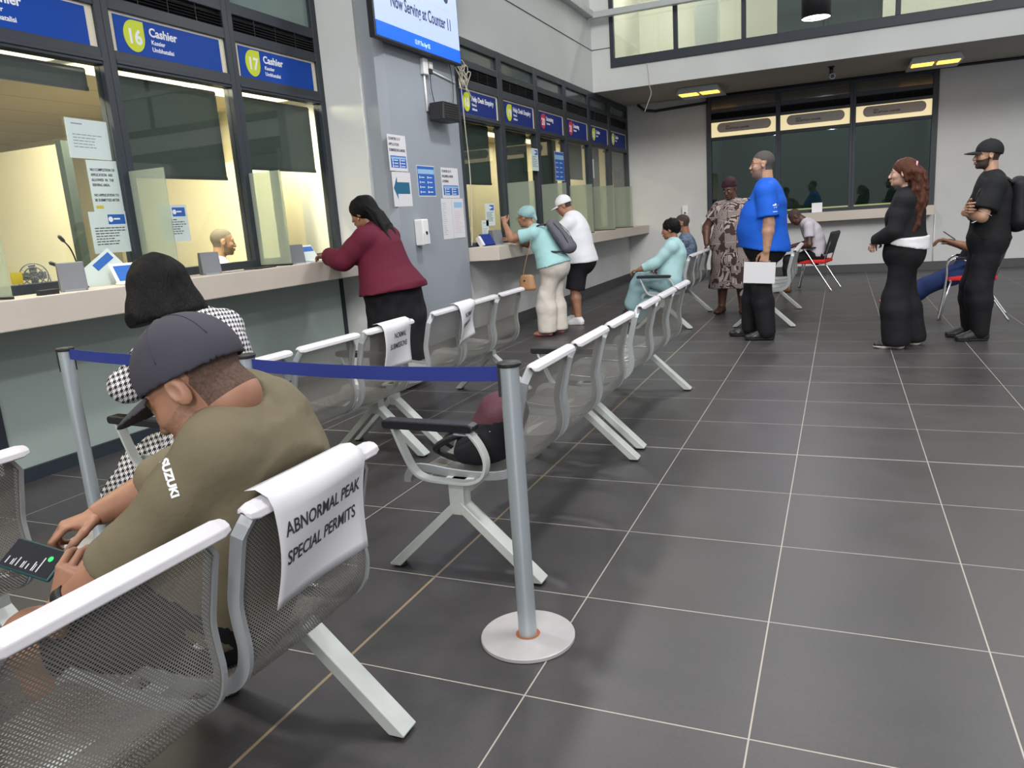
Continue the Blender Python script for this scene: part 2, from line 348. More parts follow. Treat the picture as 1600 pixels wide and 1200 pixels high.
# ------------------------------------------------------------------ windows
GL = glass('clear office glass'); GLD = glass('dark reflective glass', (0.30, 0.42, 0.38), 1.7)
UPL = mat('pale green back painted glass', (0.24, 0.32, 0.29), .12, noise=(1.2, .08)); UPR = mat('grey back painted glass', (0.10, 0.12, 0.115), .1); UPB = mat('brown tinted glass', (0.09, 0.08, 0.065), .15)
def window(n, root, x0, x1, Z, glassm, mullL=.055, mullR=.055, upper=None):
    """Z: (sill bottom, glass bottom, glass top, sign bottom, sign top, grille bottom, grille top, upper glass bottom, upper glass top, frame top)"""
    w = empty('window_%d' % n, (0, 0, 0), 0, root) if False else None
    w = bpy.data.objects.new('window_%d' % n, None); COL.objects.link(w); struct(w); w.matrix_world = root.copy()
    a, b, c, d, e, f, g, h, i, j = Z
    mb = MB()
    mb.box(x0 - mullL, x0, -.045, .05, a, j); mb.box(x1, x1 + mullR, -.045, .05, a, j)
    for z0, z1 in ((a, b), (c, d), (e, f), (g, h), (i, j)): mb.box(x0, x1, -.042, .048, z0, z1)
    mb.box(x0, x1, -.052, -.042, c + .02, c + .045)
    mb.build('window_frame', M['frame'], w, .004)
    MB().box(x0, x1, -.004, .004, b, c).build('glass_pane', glassm, w)
    MB().box(x0, x1, -.004, .004, h, i).build('glass_pane', upper, w)
    gr = MB(); k = f + .008
    while k < g - .01:
        gr.bar(((x0 + x1) / 2 - (x1 - x0) / 2, -.02, k), ((x0 + x1) / 2 + (x1 - x0) / 2, -.02, k), .03, .006, (0, -.6, 1)); k += .022
    for q in range(1, 4): xq = x0 + (x1 - x0) * q / 4; gr.box(xq - .003, xq + .003, -.034, -.028, f, g)
    gr.box(x0, x1, .0, .01, f, g)
    gr.build('ventilation_grille', M['slot'], w)
    return w
ZL = (1.12, 1.195, 2.575, 2.683, 2.945, 3.026, 3.152, 3.24, 4.75, 4.85)
ZR = (1.10, 1.15, 2.53, 2.60, 2.88, 2.975, 3.11, 3.19, 3.33, 3.42)
ZB = (1.10, 1.20, 2.60, 2.66, 2.93, 2.985, 3.10, 3.17, 3.345, 3.43)
RL = Matrix.Translation((XL, 0, 0)) @ Matrix.Rotation(PI / 2, 4, 'Z')
RR = Matrix.Translation((XR, 0, 0)) @ Matrix.Rotation(PI / 2, 4, 'Z')
RB = Matrix.Translation((0, YB, 0))
LB = [(-3.825, -2.735), (-2.63, -1.54), (-1.43, -.34), (-.23, .855), (.965, 2.03)]
RBs = [(3.79 + 1.247 * k, 3.79 + 1.247 * k + 1.10) for k in range(6)]
RBs[5] = (RBs[5][0], 11.2)
BB = [(-.845, .325), (.405, 1.58), (1.68, 2.875)]
n = 1
for i, (a, b) in enumerate(LB): window(n, RL, a, b, ZL, GL, .055, .055 if i < 4 else .076, UPL); n += 1
for i, (a, b) in enumerate(RBs): window(n, RR, a, b, ZR, GL, .0735, .0735 if i < 5 else .1, UPR); n += 1
GB = glass('deep green glass', (0.32, 0.42, 0.39), 1.5)
for i, (a, b) in enumerate(BB): window(n, RB, a, b, ZB, GB, (.088, .04, .05)[i], .04 if i < 1 else (.05 if i < 2 else .095), UPB); n += 1
# window screws seen on the mullion between the cashier windows
# upper gallery glazing over the fascia
w = struct(bpy.data.objects.new('window_%d' % n, None)); COL.objects.link(w); w.matrix_world = Matrix.Translation((0, 9.09, 0))
mb = MB(); mb.box(-2.17, 8.5, -.03, .05, 3.785, 3.93).box(-2.17, -2.10, -.03, .05, 3.93, 6.2)
for x in (-1.07, .0, 2.18, 4.35, 6.5): mb.box(x - .035, x + .035, -.028, .045, 3.93, 6.2)
mb.build('window_frame', M['frame'], w, .004)
GU = glass('gallery glass', (0.80, 0.84, 0.80), 1.6)
for k, (a, b) in enumerate([(-2.10, -1.105), (-1.035, -.035), (.035, 2.145), (2.215, 4.315), (4.385, 8.4)]):
    MB().box(a, b, -.004, .004, 3.93, 6.2).build('glass_pane', GU, w)
# rooms behind the glass ------------------------------------------------
def room(name, x0, x1, y0, y1, z0, z1, m, mc, faces):
    mb = MB(); t = .05
    if 'x-' in faces: mb.box(x0 - t, x0, y0, y1, z0, z1)
    if 'x+' in faces: mb.box(x1, x1 + t, y0, y1, z0, z1)
    if 'y-' in faces: mb.box(x0, x1, y0 - t, y0, z0, z1)
    if 'y+' in faces: mb.box(x0, x1, y1, y1 + t, z0, z1)
    struct(mb.build('wall_' + name, m)); struct(MB().box(x0 - t, x1, y0, y1, z1, z1 + t).build('ceiling_' + name, mc))
room('cashier_office', -7.6, -3.17, -6, 2.12, 0, 2.65, M['cream'], M['creamc'], ('x-', 'y+', 'y-'))
room('help_desk_office', -5.0, -2.58, 3.72, YB, 0, 2.93, M['cream'], M['creamc'], ('x-', 'y+', 'y-'))
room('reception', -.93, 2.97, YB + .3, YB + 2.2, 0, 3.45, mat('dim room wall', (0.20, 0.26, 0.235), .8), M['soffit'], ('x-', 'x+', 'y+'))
room('gallery', -2.3, 8.5, 9.2, 11.8, 3.62, 6.3, mat('gallery wall', (0.64, 0.62, 0.55), .8), M['wallw'], ('x-', 'y+'))
mb = MB(); mb.box(-1.0, -.6, 10.5, 10.8, 3.65, 6.2).box(.9, 1.9, 11.2, 11.3, 3.65, 4.9); struct(mb.build('wall_gallery_inner', M['wallw'])); struct(MB().box(.45, 2.0, 9.75, 9.85, 3.65, 6.0).build('wall_gallery_screen', mat('dark teal pane reflection', (.055, .085, .09), .4)))  # dark teal box added to imitate the darker reflection in the gallery pane
# office ceiling lights
def area(name, loc, sx, sy, power, col, rot=(0, 0, 0), parent=None, shape='RECTANGLE'):
    l = bpy.data.lights.new(name, 'AREA'); l.shape = shape; l.size = sx; l.size_y = sy; l.energy = power; l.color = col
    o = bpy.data.objects.new(name, l); COL.objects.link(o); o.location = loc; o.rotation_euler = rot
    if parent is not None: o.parent = parent
    return o
EM = mat('warm tube light', (1, 1, 1), emit=((1, .86, .55), 1.6))
def office_light(x, y, z, p, lab, col=(1.0, .89, .67)):
    r = empty('office_light', (x, y, z), PI / 2 if z < 3 else 0); tag(r, lab, 'ceiling light', 'office lights behind the glass')
    MB().box(-.62, .62, -.16, .16, -.03, 0).build('housing', M['white'], r); MB().box(-.58, .58, -.13, .13, -.036, -.03).build('diffuser', EM, r)
    area('office_lamp', (0, 0, -.045), 1.1, .25, p, col, parent=r)
for y in (-3.3, -1.1, .22, 1.25): office_light(-3.42, y, 2.645, 42, 'flat warm ceiling light in the office behind the counter glass')
for y in (4.6, 6.6, 8.6, 10.4): office_light(-4.3, y, 2.925, 18, 'flat warm ceiling light in the office behind the counter glass')
for x in (-1.6, 1.2, 4.0): office_light(x, 10.2, 6.2, 60, 'flat ceiling light in the upper gallery', (1, .97, .9))
for x in (.2, 2.0): office_light(x, YB + 1.2, 3.42, 10, 'cool ceiling light inside the reception room', (.85, 1.0, .95))
for k_, (a, b) in enumerate(BB): struct(MB().box(a, b, YB + .055, YB + .06, 1.15, 1.225).build('trim_%d' % (20 + k_), mat('painted gap light', (.8, .7, .4), emit=((1, .60, .30), 3.2))))  # glowing boxes added in place of light seen through the gap below the panes
# partitions inside the cashier office
def partition(y, x0, x1, z1, lab, ew=.045):
    r = empty('office_partition', (0, y, 0)); tag(r, lab, 'partition')
    MB().box(x0, x1, -.02, .02, 0.0, z1).build('board', M['cream'], r); MB().box(x1, x1 + ew, -.035, .035, 0.0, z1 + .02).build('end_post', M['blind'], r)
partition(-.18, -5.5, -3.84, 2.15, 'cream partition board with dark end post behind window beside counter sixteen', .06)
partition(1.62, -5.5, -3.42, 2.1, 'cream partition board behind the seated clerk and window seventeen')
# cupboard / wall column seen in window seventeen
o = MB().box(-5.0, -4.4, 1.75, 2.10, 0, 2.6).build('office_cupboard', M['cream'], bevel=.01); tag(o, 'tall cream cupboard behind the seventeenth window', 'cupboard')
# desks inside
for (x0, x1, y0, y1, lab) in ((-3.62, -3.44, -3.8, -.3, 'long office desk behind the cashier windows'), (-3.3, -2.85, 3.9, 11.0, 'long office desk behind the help desk windows')):
    r = empty('office_desk', (0, 0, 0)); tag(r, lab, 'desk')
    MB().box(x0, x1, y0, y1, .98, 1.02).build('desktop', M['counter'], r)
    for k in range(3): yy = y0 + .05 + (y1 - y0 - .1) * k / 2; MB().box(x0 + .04, x1 - .04, yy - .02, yy + .02, 0, .98).build('support', M['cream'], r)
# blinds ---------------------------------------------------------------
def blind(root, x0, x1, ztop, zbot, lab, grp='roller blinds in the counter windows'):
    r = bpy.data.objects.new('roller_blind', None); COL.objects.link(r); r.matrix_world = root @ Matrix.Translation(((x0 + x1) / 2, .09, ztop)); tag(r, lab, 'blind', grp)
    h = (x1 - x0) / 2
    MB().box(-h, h, -.003, .003, zbot - ztop, 0).build('fabric', M['blind'], r)
    MB().box(-h, h, -.01, .01, zbot - ztop - .012, zbot - ztop + .012).build('bottom_bar', M['frame'], r)
    MB().cyl((-h, .02, 0), (h, .02, 0), .025).build('roller', M['frame'], r)
blind(RL, -1.40, -.38, 2.545, 2.43, 'short dark roller blind in window left of sign sixteen')
blind(RL, -.21, .80, 2.535, 1.87, 'long dark green roller blind under sign sixteen')
blind(RL, 1.0, 2.0, 2.535, 1.965, 'dark green roller blind under sign seventeen, beside the pier')
blind(RR, 3.80, 4.78, 2.52, 1.84, 'dark roller blind under sign eighteen, nearest the grey column')
blind(RR, 5.05, 6.06, 2.52, 1.17, 'dark roller blind pulled right down under sign nineteen')
blind(RR, 6.30, 7.29, 2.52, 1.17, 'dark roller blind pulled right down under sign twenty')
blind(RR, 7.55, 8.60, 2.52, 1.98, 'dark roller blind behind the man in white cap, under sign twenty one')
blind(RR, 8.79, 9.62, 2.52, 1.17, 'dark roller blind under the second sign from the back corner')
blind(RR, 10.06, 11.18, 2.52, 2.22, 'short dark roller blind nearest the back corner')
# signs ------------------------------------------------------------------
def badge(w=.13, h=.155):
    """leaf shaped badge outline"""
    P = []
    for k in range(32):
        a = PI / 2 + 2 * PI * k / 32
        x, z = math.cos(a) * w, math.sin(a) * h
        if x > 0 and z > 0: q = 1 / max(abs(math.cos(a)), abs(math.sin(a))); x *= q; z *= q
        P.append((x, z))
    return P
def sign(root, x0, x1, z0, z1, num, title, subs, bm, lm, lab, num_shown=True):
    r = bpy.data.objects.new('counter_sign', None); COL.objects.link(r); r.matrix_world = root @ Matrix.Translation((x0, 0, (z0 + z1) / 2)); tag(r, lab, 'sign', 'counter number signs')
    w = x1 - x0; h = (z1 - z0) / 2
    MB().box(0, w, -.02, -.008, -h, h).build('edge_strip', M['cream'] if lm else M['inkg'], r)
    MB().box(.045, w - .06, -.026, -.02, -h, h - .018).build('panel', bm, r)
    if num:
        bd = MB(); bd.prism([(x + .20, z - .005) for x, z in badge(.088, .105)], -.030, -.026); bd.build('badge', M[lm], r)
        lettering(num, .20, -.055, -.0305, .135, M['lett'], r, .0035, 'CENTER', .95)
    if title: lettering(title, .335, .018, -.0265, .082, M['lett'], r, .0022)
    for k, sb in enumerate(subs): lettering(sb, .345, -.035 - .048 * k, -.0265, .042, M['lett'], r, .0008)
sign(RL, -1.43, -.34, 2.683, 2.945, '15', 'Cashier', ['Kassier', 'Umbhatalisi'], M['blue'], 'lime', 'blue counter sign cut off by the photo corner, left of sign sixteen')
sign(RL, -.23, .855, 2.683, 2.945, '16', 'Cashier', ['Kassier', 'Umbhatalisi'], M['blue'], 'lime', 'blue cashier sign with lime badge reading sixteen')
sign(RL, .965, 2.03, 2.683, 2.945, '17', 'Cashier', ['Kassier', 'Umbhatalisi'], M['blue'], 'lime', 'blue cashier sign with lime badge reading seventeen')
for k, (nm, tt, sb, cc, lab) in enumerate([('18', 'Help Desk Enquiry', ['Navrae', 'Imibuzo'], 'lime', 'navy help desk sign nearest the column, with cables hanging over it'),
    ('19', 'Help Desk Enquiry', ['Navrae', 'Imibuzo'], 'lime', 'navy help desk sign with lime badge, left of the first red badge'),
    ('20', 'Licensing', ['Lisensies'], 'red', 'navy sign with red badge reading twenty'), ('21', 'Licensing', ['Lisensies'], 'red', 'navy sign with second red badge, right of sign twenty'),
    ('22', 'Cashier', ['Kassier'], 'lime', 'small navy sign with lime badge, second from the back corner'), ('23', 'Cashier', ['Kassier'], 'lime', 'last small navy sign beside the back corner')]):
    sign(RR, RBs[k][0], RBs[k][1], 2.60, 2.88, nm, tt, sb, M['navy'], cc, lab)
LITC = mat('lit cream sign panel', (0.75, 0.68, 0.48), .5, emit=((1.0, .82, .45), .55)); PL = mat('grey beige plaque', (0.40, 0.36, 0.31), .4)
for k, (a, b) in enumerate(BB):
    r = bpy.data.objects.new('reception_sign', None); COL.objects.link(r); r.matrix_world = RB @ Matrix.Translation(((a + b) / 2, 0, 2.795))
    tag(r, ['left of the three cream lit reception signs', 'middle one of the three cream lit reception signs', 'right of the three cream lit reception signs'][k] + ' high on the back window', 'sign', 'lit reception signs')
    w = (b - a) / 2; MB().box(-w, w, -.01, 0, -.135, .135).build('lit_panel', LITC, r)
    pts = []
    for cx, s0 in ((w * .72, -PI / 2), (-w * .68, PI / 2)):
        for q in range(9): an = s0 + PI * q / 8; pts.append((cx + .08 * math.cos(an), .03 + .088 * math.sin(an)))
    mb = MB(); mb.prism(pts, -.016, -.010); mb.build('plaque', PL, r)
    lettering('2012', -.32, .035, -.0165, .04, M['ink'], r, .001); lettering('RECEPTION CASHIER', -.32, -.01, -.0165, .045, M['ink'], r, .001)
# counters ----------------------------------------------------------------
def counter(name, pts, z0, z1, lab):
    """plan outline of the slab"""
    mb = MB(); mb.prism(pts, z0, z1, 'z'); o = mb.build(name, M['counter'], bevel=.006); tag(o, lab, 'counter'); return o
counter('cashier_counter', [(XL + .06, -6), (-2.70, -6), (-2.70, 2.10), (XL + .06, 2.10)], .965, 1.135, 'long thick pale stone counter under the cashier windows at left')
counter('help_desk_counter', [(XR + .003, 3.72), (-2.10, 3.72), (-2.10, YB - .015), (XR + .003, YB - .015)], .942, 1.10, 'long pale stone counter under the help desk windows')
counter('reception_counter', [(-.30, 10.95), (2.95, 10.95), (2.95, YB - .005), (-.30, YB - .005)], .975, 1.14, 'pale stone counter under the dark green back window')
# frosted dividers
def divider(x, y, w, z0, z1, lab):
    r = empty('privacy_divider', (x, y, z0)); tag(r, lab, 'divider', 'frosted dividers on the counters')
    MB().box(.0, w, -.005, .005, 0.012, z1 - z0).build('frosted_panel', M['frost'], r); MB().box(0, w, -.012, .012, 0, .014).build('foot_rail', M['black'], r)
divider(XL + .05, -1.485, .32, 1.135, 1.88, 'frosted glass divider at the left edge of the photo on the cashier counter')
divider(XL + .05, -.285, .32, 1.135, 1.885, 'frosted glass divider on the cashier counter, left of window sixteen')
divider(XL + .05, .91, .32, 1.135, 1.905, 'frosted glass divider on the cashier counter, between sixteen and seventeen')
for k, lab in enumerate(['first frosted divider of the help desk counter, in front of the woman in head wrap', 'second frosted divider on the help desk counter, behind the head wrap',
                         'third frosted divider on help desk counter, behind the white cap', 'fourth frosted divider on help desk counter, right of the man in white', 'frosted divider nearest the back corner on the help desk counter']):
    divider(XR + .05, RBs[k + 1][0] - .073, .37, 1.10, 1.845, lab)

# ------------------------------------------------------------------ overhead things
def pendant(x, y, z, lab):
    r = empty('pendant_lamp', (x, y, z)); tag(r, lab, 'lamp', 'black pendant lamps over the hall')
    mb = MB(); mb.lathe([(.172, 0), (.178, 0), (.178, .40), (.16, .43), (.02, .44), (.0, .44)]); mb.lathe([(.172, 0), (.170, .02), (.168, .35)]); mb.build('shade', M['black'], r)
    mb = MB(); mb.lathe([(.0, .03), (.170, .03)]); mb.build('diffuser', mat('white lamp face', (1, 1, 1), emit=((1, .97, 1.0), 9)), r)
    MB().cyl((0, 0, .44), (0, 0, 2.4), .006, n=6).build('cord', M['black'], r)
    area('pendant_light', (0, 0, .02), .33, .33, 38, (1, .97, .97), parent=r, shape='DISK')
PEND = [(1.123, 7.0), (1.123, 2.6), (-.9, 2.6), (3.2, 2.6), (1.123, -1.8), (-.9, -1.8), (3.2, -1.8), (1.1, -5.5), (-.9, -5.5)]
for k, (x, y) in enumerate(PEND):
    pendant(x, y, 3.647 if y > 5 else 3.9, 'black cylinder pendant lamp glowing white at the top right, before the gallery glass' if k == 0 else 'black cylinder pendant lamp hanging over the benches')
HE = mat('orange heater element', (.9, .5, .1), emit=((1.0, .50, .07), 2.6))
for x, lab in ((-.86, 'orange glowing ceiling heater at left under the soffit'), (2.78, 'orange glowing ceiling heater at right under the soffit')):
    r = empty('ceiling_heater', (x, 10.3, 3.43)); tag(r, lab, 'heater', 'orange ceiling heaters')
    mb = MB(); mb.prism([(-.38, -.10), (.38, -.10), (.33, 0), (-.33, 0)], -.42, .42); mb.build('housing', M['steel'], r, .01)
    mb = MB(); mb.box(-.33, -.03, -.40, -.1, -.112, -.1).box(.03, .33, -.40, -.1, -.112, -.1); mb.build('glowing_panel', HE, r)
# security camera
r = empty('security_camera', (1.28, 9.7, 3.43)); tag(r, 'small security camera fixed under the soffit by the pendant', 'camera')
MB().cyl((0, 0, -.12), (0, 0, 0), .03).box(-.05, .05, -.05, .05, -.012, 0).build('bracket', M['black'], r)
MB().cyl((0, .05, -.13), (.02, -.17, -.17), .04, .045).build('housing', M['inkg'], r); MB().cyl((.02, -.172, -.17), (.021, -.18, -.172), .03).build('lens', M['black'], r)
# service pipe along the back wall top
mb = MB(); mb.tube([(-2.2, YB - .25, 3.40), (-2.1, YB - .12, 3.30), (-1.9, YB - .05, 3.27), (-.9, YB - .05, 3.31)], .025, 8); tag(mb.build('service_pipe', M['slot']), 'black service pipe under soffit left of the reception window', 'pipe')
mb = MB(); mb.tube([(-.9, YB - .06, 3.47 - .06), (3.0, YB - .06, 3.41), (6.5, YB - .06, 3.38)], .022, 8)
tag(mb.build('cable_conduit', M['slot']), 'long dark conduit running under the soffit above the reception window', 'conduit')
# cable tray turning the corner on the upper wall
mb = MB(); mb.box(XR + .02, XR + .14, 6.0, 8.95, 4.58, 4.68).box(XR + .02, 8.5, 8.86, 8.96, 4.56, 4.66); tag(mb.build('cable_tray', M['steel'], bevel=.008), 'grey cable tray turning the corner below the gallery glazing', 'cable tray')
mb = MB(); mb.tube(catmull([(-1.55, 9.07, 3.78), (-1.53, 9.07, 3.6), (-1.52, 9.08, 3.42), (-1.5, 9.1, 3.30), (-1.56, 9.1, 3.15), (-1.62, 9.11, 3.02)], 5), .006, 6); tag(mb.build('loose_cable', M['cable']), 'thin loose cable hanging from the white fascia', 'cable')
# ------------------------------------------------------------------ television and wall electrics (column wall faces +X)
def wroot(name, x, y, z, lab, cat, grp=None):
    r = empty(name, (x, y, z), PI / 2); tag(r, lab, cat, grp); return r
r = wroot('television', -2.36, 2.77, 3.52, 'wall mounted television showing now serving at counter eleven', 'television')
r.rotation_euler = (0, 0, PI / 2)
MB().box(-.845, .845, -.02, .045, -.475, .475).build('casing', M['black'], r, .006)
SCR = mat('lit screen', (0.02, 0.02, 0.03), .25, emit=((.50, .62, 1.0), .95)); SCB = mat('lit screen blue', (0.0, 0.02, 0.2), .25, emit=((.0, .13, .95), .95)); SCT = mat('screen lettering', (0.02, 0.03, 0.12), .4)
MB().box(-.825, .825, -.024, -.02, -.33, .455).build('screen', SCR, r); MB().box(-.825, .825, -.024, -.02, -.455, -.33).build('screen_banner', SCB, r)
lettering('Now Serving at Counter 11', .06, -.165, -.0245, .160, SCT, r, .003, 'CENTER', .67)
lettering('12:19 Thu Apr 02', .0, -.42, -.0245, .06, mat('pale screen lettering', (.5, .7, 1), emit=((.4, .6, 1), .8)), r, .0, 'CENTER', .7)
mb = MB(); mb.cyl((.58, -.0242, .14), (.58, -.0248, .14), .05, n=28); mb.build('screen_dot', SCT, r)
mb = MB(); mb.box(-.35, .66, -.0246, -.0242, .02, .023).box(.657, .66, -.0246, -.0242, .02, .42); mb.build('screen_line', mat('screen line', (.5, .3, .4), emit=((.8, .5, .6), .5)), r)
mb = MB(); mb.box(-.2, .2, .045, .108, -.2, .2); mb.build('wall_bracket', M['black'], r)
r = wroot('plug_box', -2.47, 3.02, 2.95, 'white plug box on the column wall below the television', 'socket')
MB().box(-.10, .0, -.045, 0, -.07, .085).box(.03, .11, -.04, 0, .0, .07).build('box', M['white'], r, .008); MB().box(-.01, .05, -.065, -.03, -.06, -.01).build('plug', M['black'], r, .006)
mb = MB(); mb.tube([(-.05, -.012, -.07), (-.045, -.012, -.42)], .012, 8); mb.tube([(.0, -.012, .0), (.64, -.012, -.06)], .010, 8); mb.build('conduit', M['white'], r)
mb = MB(); mb.tube(catmull([(.03, -.04, -.05), (.05, -.03, -.2), (.10, -.03, -.34), (.15, -.03, -.42)], 5), .004, 6); mb.tube(catmull([(.50, -.03, .15), (.55, -.03, -.1), (.5, -.03, -.38), (.42, -.03, -.5), (.35, -.04, -.5)], 5), .004, 6); mb.build('lead', M['black'], r)
r = wroot('wall_speaker', -2.47, 3.16, 2.53, 'small black speaker box under the white plug box on column', 'speaker')
mb = MB(); mb.prism([(-.20, -.10), (.20, -.10), (.17, .08), (-.17, .08)], -.20, -.03); mb.build('cabinet', M['black'], r, .01); MB().box(-.05, .05, -.03, 0, -.04, .04).build('bracket', M['black'], r)
mb = MB(); 
for s_ in range(7):
    zz = -.08 + .024 * s_; mb.box(-.15, .15, -.206, -.201, zz, zz + .008)
mb.build('front_grille', M['slot'], r)
# tangle of cables beside the column edge
mb = MB(); rr = random.Random(3)
for k in range(7):
    c = Vector((-2.44, 3.83 + rr.uniform(-.06, .14), 2.95 + rr.uniform(-.12, .1))); a = rr.uniform(.05, .11); pts = []
    for q in range(14): t = 2 * PI * q / 13; pts.append((c.x + .02 * math.sin(t * 2 + k), c.y + a * .8 * math.cos(t + k), c.z + a * 1.3 * math.sin(t)))
    mb.tube(pts, .006, 6)
mb.tube(catmull([(-2.44, 3.66, 3.05), (-2.43, 3.8, 2.92), (-2.42, 3.92, 2.82), (-2.43, 4.02, 2.75)], 5), .008, 6)
tag(mb.build('cable_tangle', M['cable']), 'tangled pale and coloured cables hanging over the first help desk sign', 'cable')
mb = MB(); mb.tube(catmull([(-2.455, 3.80, 2.9), (-2.455, 3.83, 2.4), (-2.455, 3.86, 1.9), (-2.455, 3.80, 1.3), (-2.455, 3.76, 1.12)], 6), .006, 6); tag(mb.build('hanging_cable', M['cable']), 'long thin cable hanging down beside the grey column edge', 'cable')
def dispenser(root, lab):
    tag(root, lab, 'dispenser', None)
    MB().box(-.06, .06, -.10, 0, 0, .26).build('body', M['white'], root, .012); MB().box(-.058, .058, -.105, -.10, .01, .12).build('lower_cover', M['paper'], root, .003)
    mb = MB(); mb.cyl((0, -.1, .12), (0, -.108, .12), .018); mb.build('sensor_window', M['black'], root)
r = wroot('soap_dispenser', -2.47, 2.57, 1.19, '', ''); dispenser(r, 'white sanitiser dispenser on the grey column wall below posters')
r = empty('soap_dispenser', (-1.36, YB, 1.17)); dispenser(r, 'white sanitiser dispenser on back wall above the seated boy')
o = MB().box(-.07, .05, -.05, 0, -.07, .09).build('wall_socket', M['white'], bevel=.006); o.location = (-.98, YB, .98); tag(o, 'small white wall box left of the reception window corner', 'socket')

# ------------------------------------------------------------------ posters and papers
def lines(mb, x0, x1, z0, z1, n, h=.006, rnd=random.Random(5), y=-.0012):
    for k in range(n):
        z = z1 - (z1 - z0) * (k + .5) / n; x = x0
        e = x0 + (x1 - x0) * rnd.uniform(.55, 1.0)
        while x < e:
            w = rnd.uniform(.012, .04); mb.box(x, min(x + w, e), y - .0006, y, z - h / 2, z + h / 2); x += w + .006
def poster(root, w, h, lab, draw, m='paper', cat='poster', name='poster', grp=None, tilt=0.0):
    """root: matrix of the top left corner, local x right, z up, facing -y"""
    r = bpy.data.objects.new(name, None); COL.objects.link(r); r.matrix_world = root @ Matrix.Rotation(tilt, 4, 'Y'); tag(r, lab, cat, grp)
    MB().box(0, w, -.001, .0, -h, 0).build('sheet', M[m], r); draw(r, w, h); return r
def wallpt(y, z, x=-2.4695): return Matrix.Translation((x, y, z)) @ Matrix.Rotation(PI / 2, 4, 'Z')
def icons(r, w, h, x0, x1, z0, z1, head=True):
    MB().box(x0, x1, -.0018, -.001, z0, z1).build('blue_field', M['pblue'], r)
    hh = z1 - z0
    if head: MB().box(x0 + .01, x1 - .01, -.0024, -.0018, z1 - hh * .26, z1 - hh * .1).build('heading_band', M['lblue'], r)
    mb = MB(); n = 4 if hh > .22 else 3
    for c in (0, 1):
        for k in range(n):
            xx = x0 + (x1 - x0) * (.1 + .46 * c); zz = z1 - hh * (.38 + .5 * k / (n - 1)); mb.box(xx, xx + .014, -.0024, -.0018, zz - .01, zz + .012); mb.box(xx + .03, xx + .10, -.0024, -.0018, zz - .003, zz + .004)
    mb.build('printed_icons', M['lett'], r)
def d1(r, w, h):
    for k, t in enumerate(['COUNTER 12-17', 'APPLICATION', 'SUBMISSIONS & MORE']): lettering(t, .018, -.05 - .052 * k, -.0016, .036, M['ink'], r, .0006, sx=.82)
    icons(r, w, h, .03, w - .02, -h + .03, -h * .58)
def d1b(r, w, h):
    for k, t in enumerate(['COUNTER 18-19', 'ENQUIRIES & MORE', 'LICENSING']): lettering(t, .018, -.05 - .052 * k, -.0016, .036, M['ink'], r, .0006, sx=.82)
    icons(r, w, h, .03, w - .02, -h + .03, -h * .58)
def d2(r, w, h):
    mb = MB(); P = [(.015, -.15), (.085, -.045), (.085, -.095), (w - .03, -.095), (w - .03, -.205), (.085, -.205), (.085, -.26)]; mb.prism(P, -.0018, -.001); mb.build('arrow', M['teala'], r)
def d3(r, w, h): icons(r, w, h, .008, w - .008, -h + .01, -.008)
def d4(r, w, h):
    mb = MB(); lines(mb, .02, w * .48, -h + .04, -.04, 18, .004); mb.build('printed_lines', M['inkg'], r)
poster(wallpt(2.155, 2.25), .335, .335, 'poster reading counter twelve to seventeen, topmost on the grey column', d1)
poster(wallpt(2.175, 1.905), .345, .325, 'white sheet with dark teal arrow pointing left', d2)
poster(wallpt(2.66, 1.985), .37, .31, 'blue poster of white icons right of the arrow sheet', d3, tilt=.0)
poster(wallpt(3.175, 1.98), .40, .32, 'white and blue poster at the right edge of the grey column', d1b)
poster(wallpt(3.12, 1.655), .25, .43, 'creased white form taped low beside the column edge', d4, name='paper_form')
def d5(r, w, h):
    MB().box(.05, w - .03, -.0018, -.001, -.10, -.04).build('blue_heading', M['lblue'], r); mb = MB(); lines(mb, .04, w - .04, -h + .05, -.13, 12, .004); mb.build('printed_lines', mat('pink ink', (.6, .4, .42)), r)
poster(wallpt(3.36, 1.655, -2.466), .28, .43, 'white form with light blue heading at column edge beside the creased form', d5, name='paper_form')
# papers stuck to glass
GX = XL + .006
def g1(r, w, h): mb = MB(); mb.box(.04, .12, -.0016, -.001, -.035, -.028); lines(mb, .04, w - .04, -h * .75, -.09, 5, .005); mb.build('printed_lines', M['inkg'], r)
def g2(r, w, h):
    for k, t in enumerate(['NO COMPLETION OF', 'APPLICATION  ARE', 'ALLOWED  IN  THE', 'SERVING AREA.', '', 'NO APPLICATION TO', 'BE SUBMITTED AFTER']): lettering(t, .02, -.07 - .033 * k, -.0016, .025, M['ink'], r, .0003, sx=.78)
    MB().box(.02, .075, -.0016, -.001, -.315, -.295).build('highlight', mat('yellow marker', (.6, .5, .05)), r)
def g3(r, w, h):
    MB().box(w * .48, w * .93, -.0018, -.001, -.085, -.02).build('blue_label', M['pblue'], r); mb = MB(); mb.cyl((w * .55, -.0018, -.052), (w * .55, -.0024, -.052), .018, n=16); mb.box(w * .63, w * .8, -.0024, -.0018, -.055, -.045); mb.build('label_mark', M['lett'], r)
    mb = MB(); lines(mb, .03, w - .02, -h + .05, -.10, 7, .006); mb.build('printed_lines', M['ink'], r)
poster(wallpt(-.675, 2.215, GX), .31, .25, 'pale notice high on the glass left of window sixteen', g1, 'papert', 'notice', 'window_notice', tilt=.02)
poster(wallpt(-.575, 1.955, GX), .24, .36, 'pale notice about completion of applications, middle one by the mullion', g2, 'papert', 'notice', 'window_notice')
poster(wallpt(-.63, 1.62, GX + .004), .30, .275, 'pale notice with blue label, lowest beside the mullion', g3, 'papert', 'notice', 'window_notice')
poster(wallpt(-.05, 1.66, GX), .27, .27, 'pale notice with blue label inside window sixteen', g3, 'papert', 'notice', 'window_notice')
GR = XR + .006
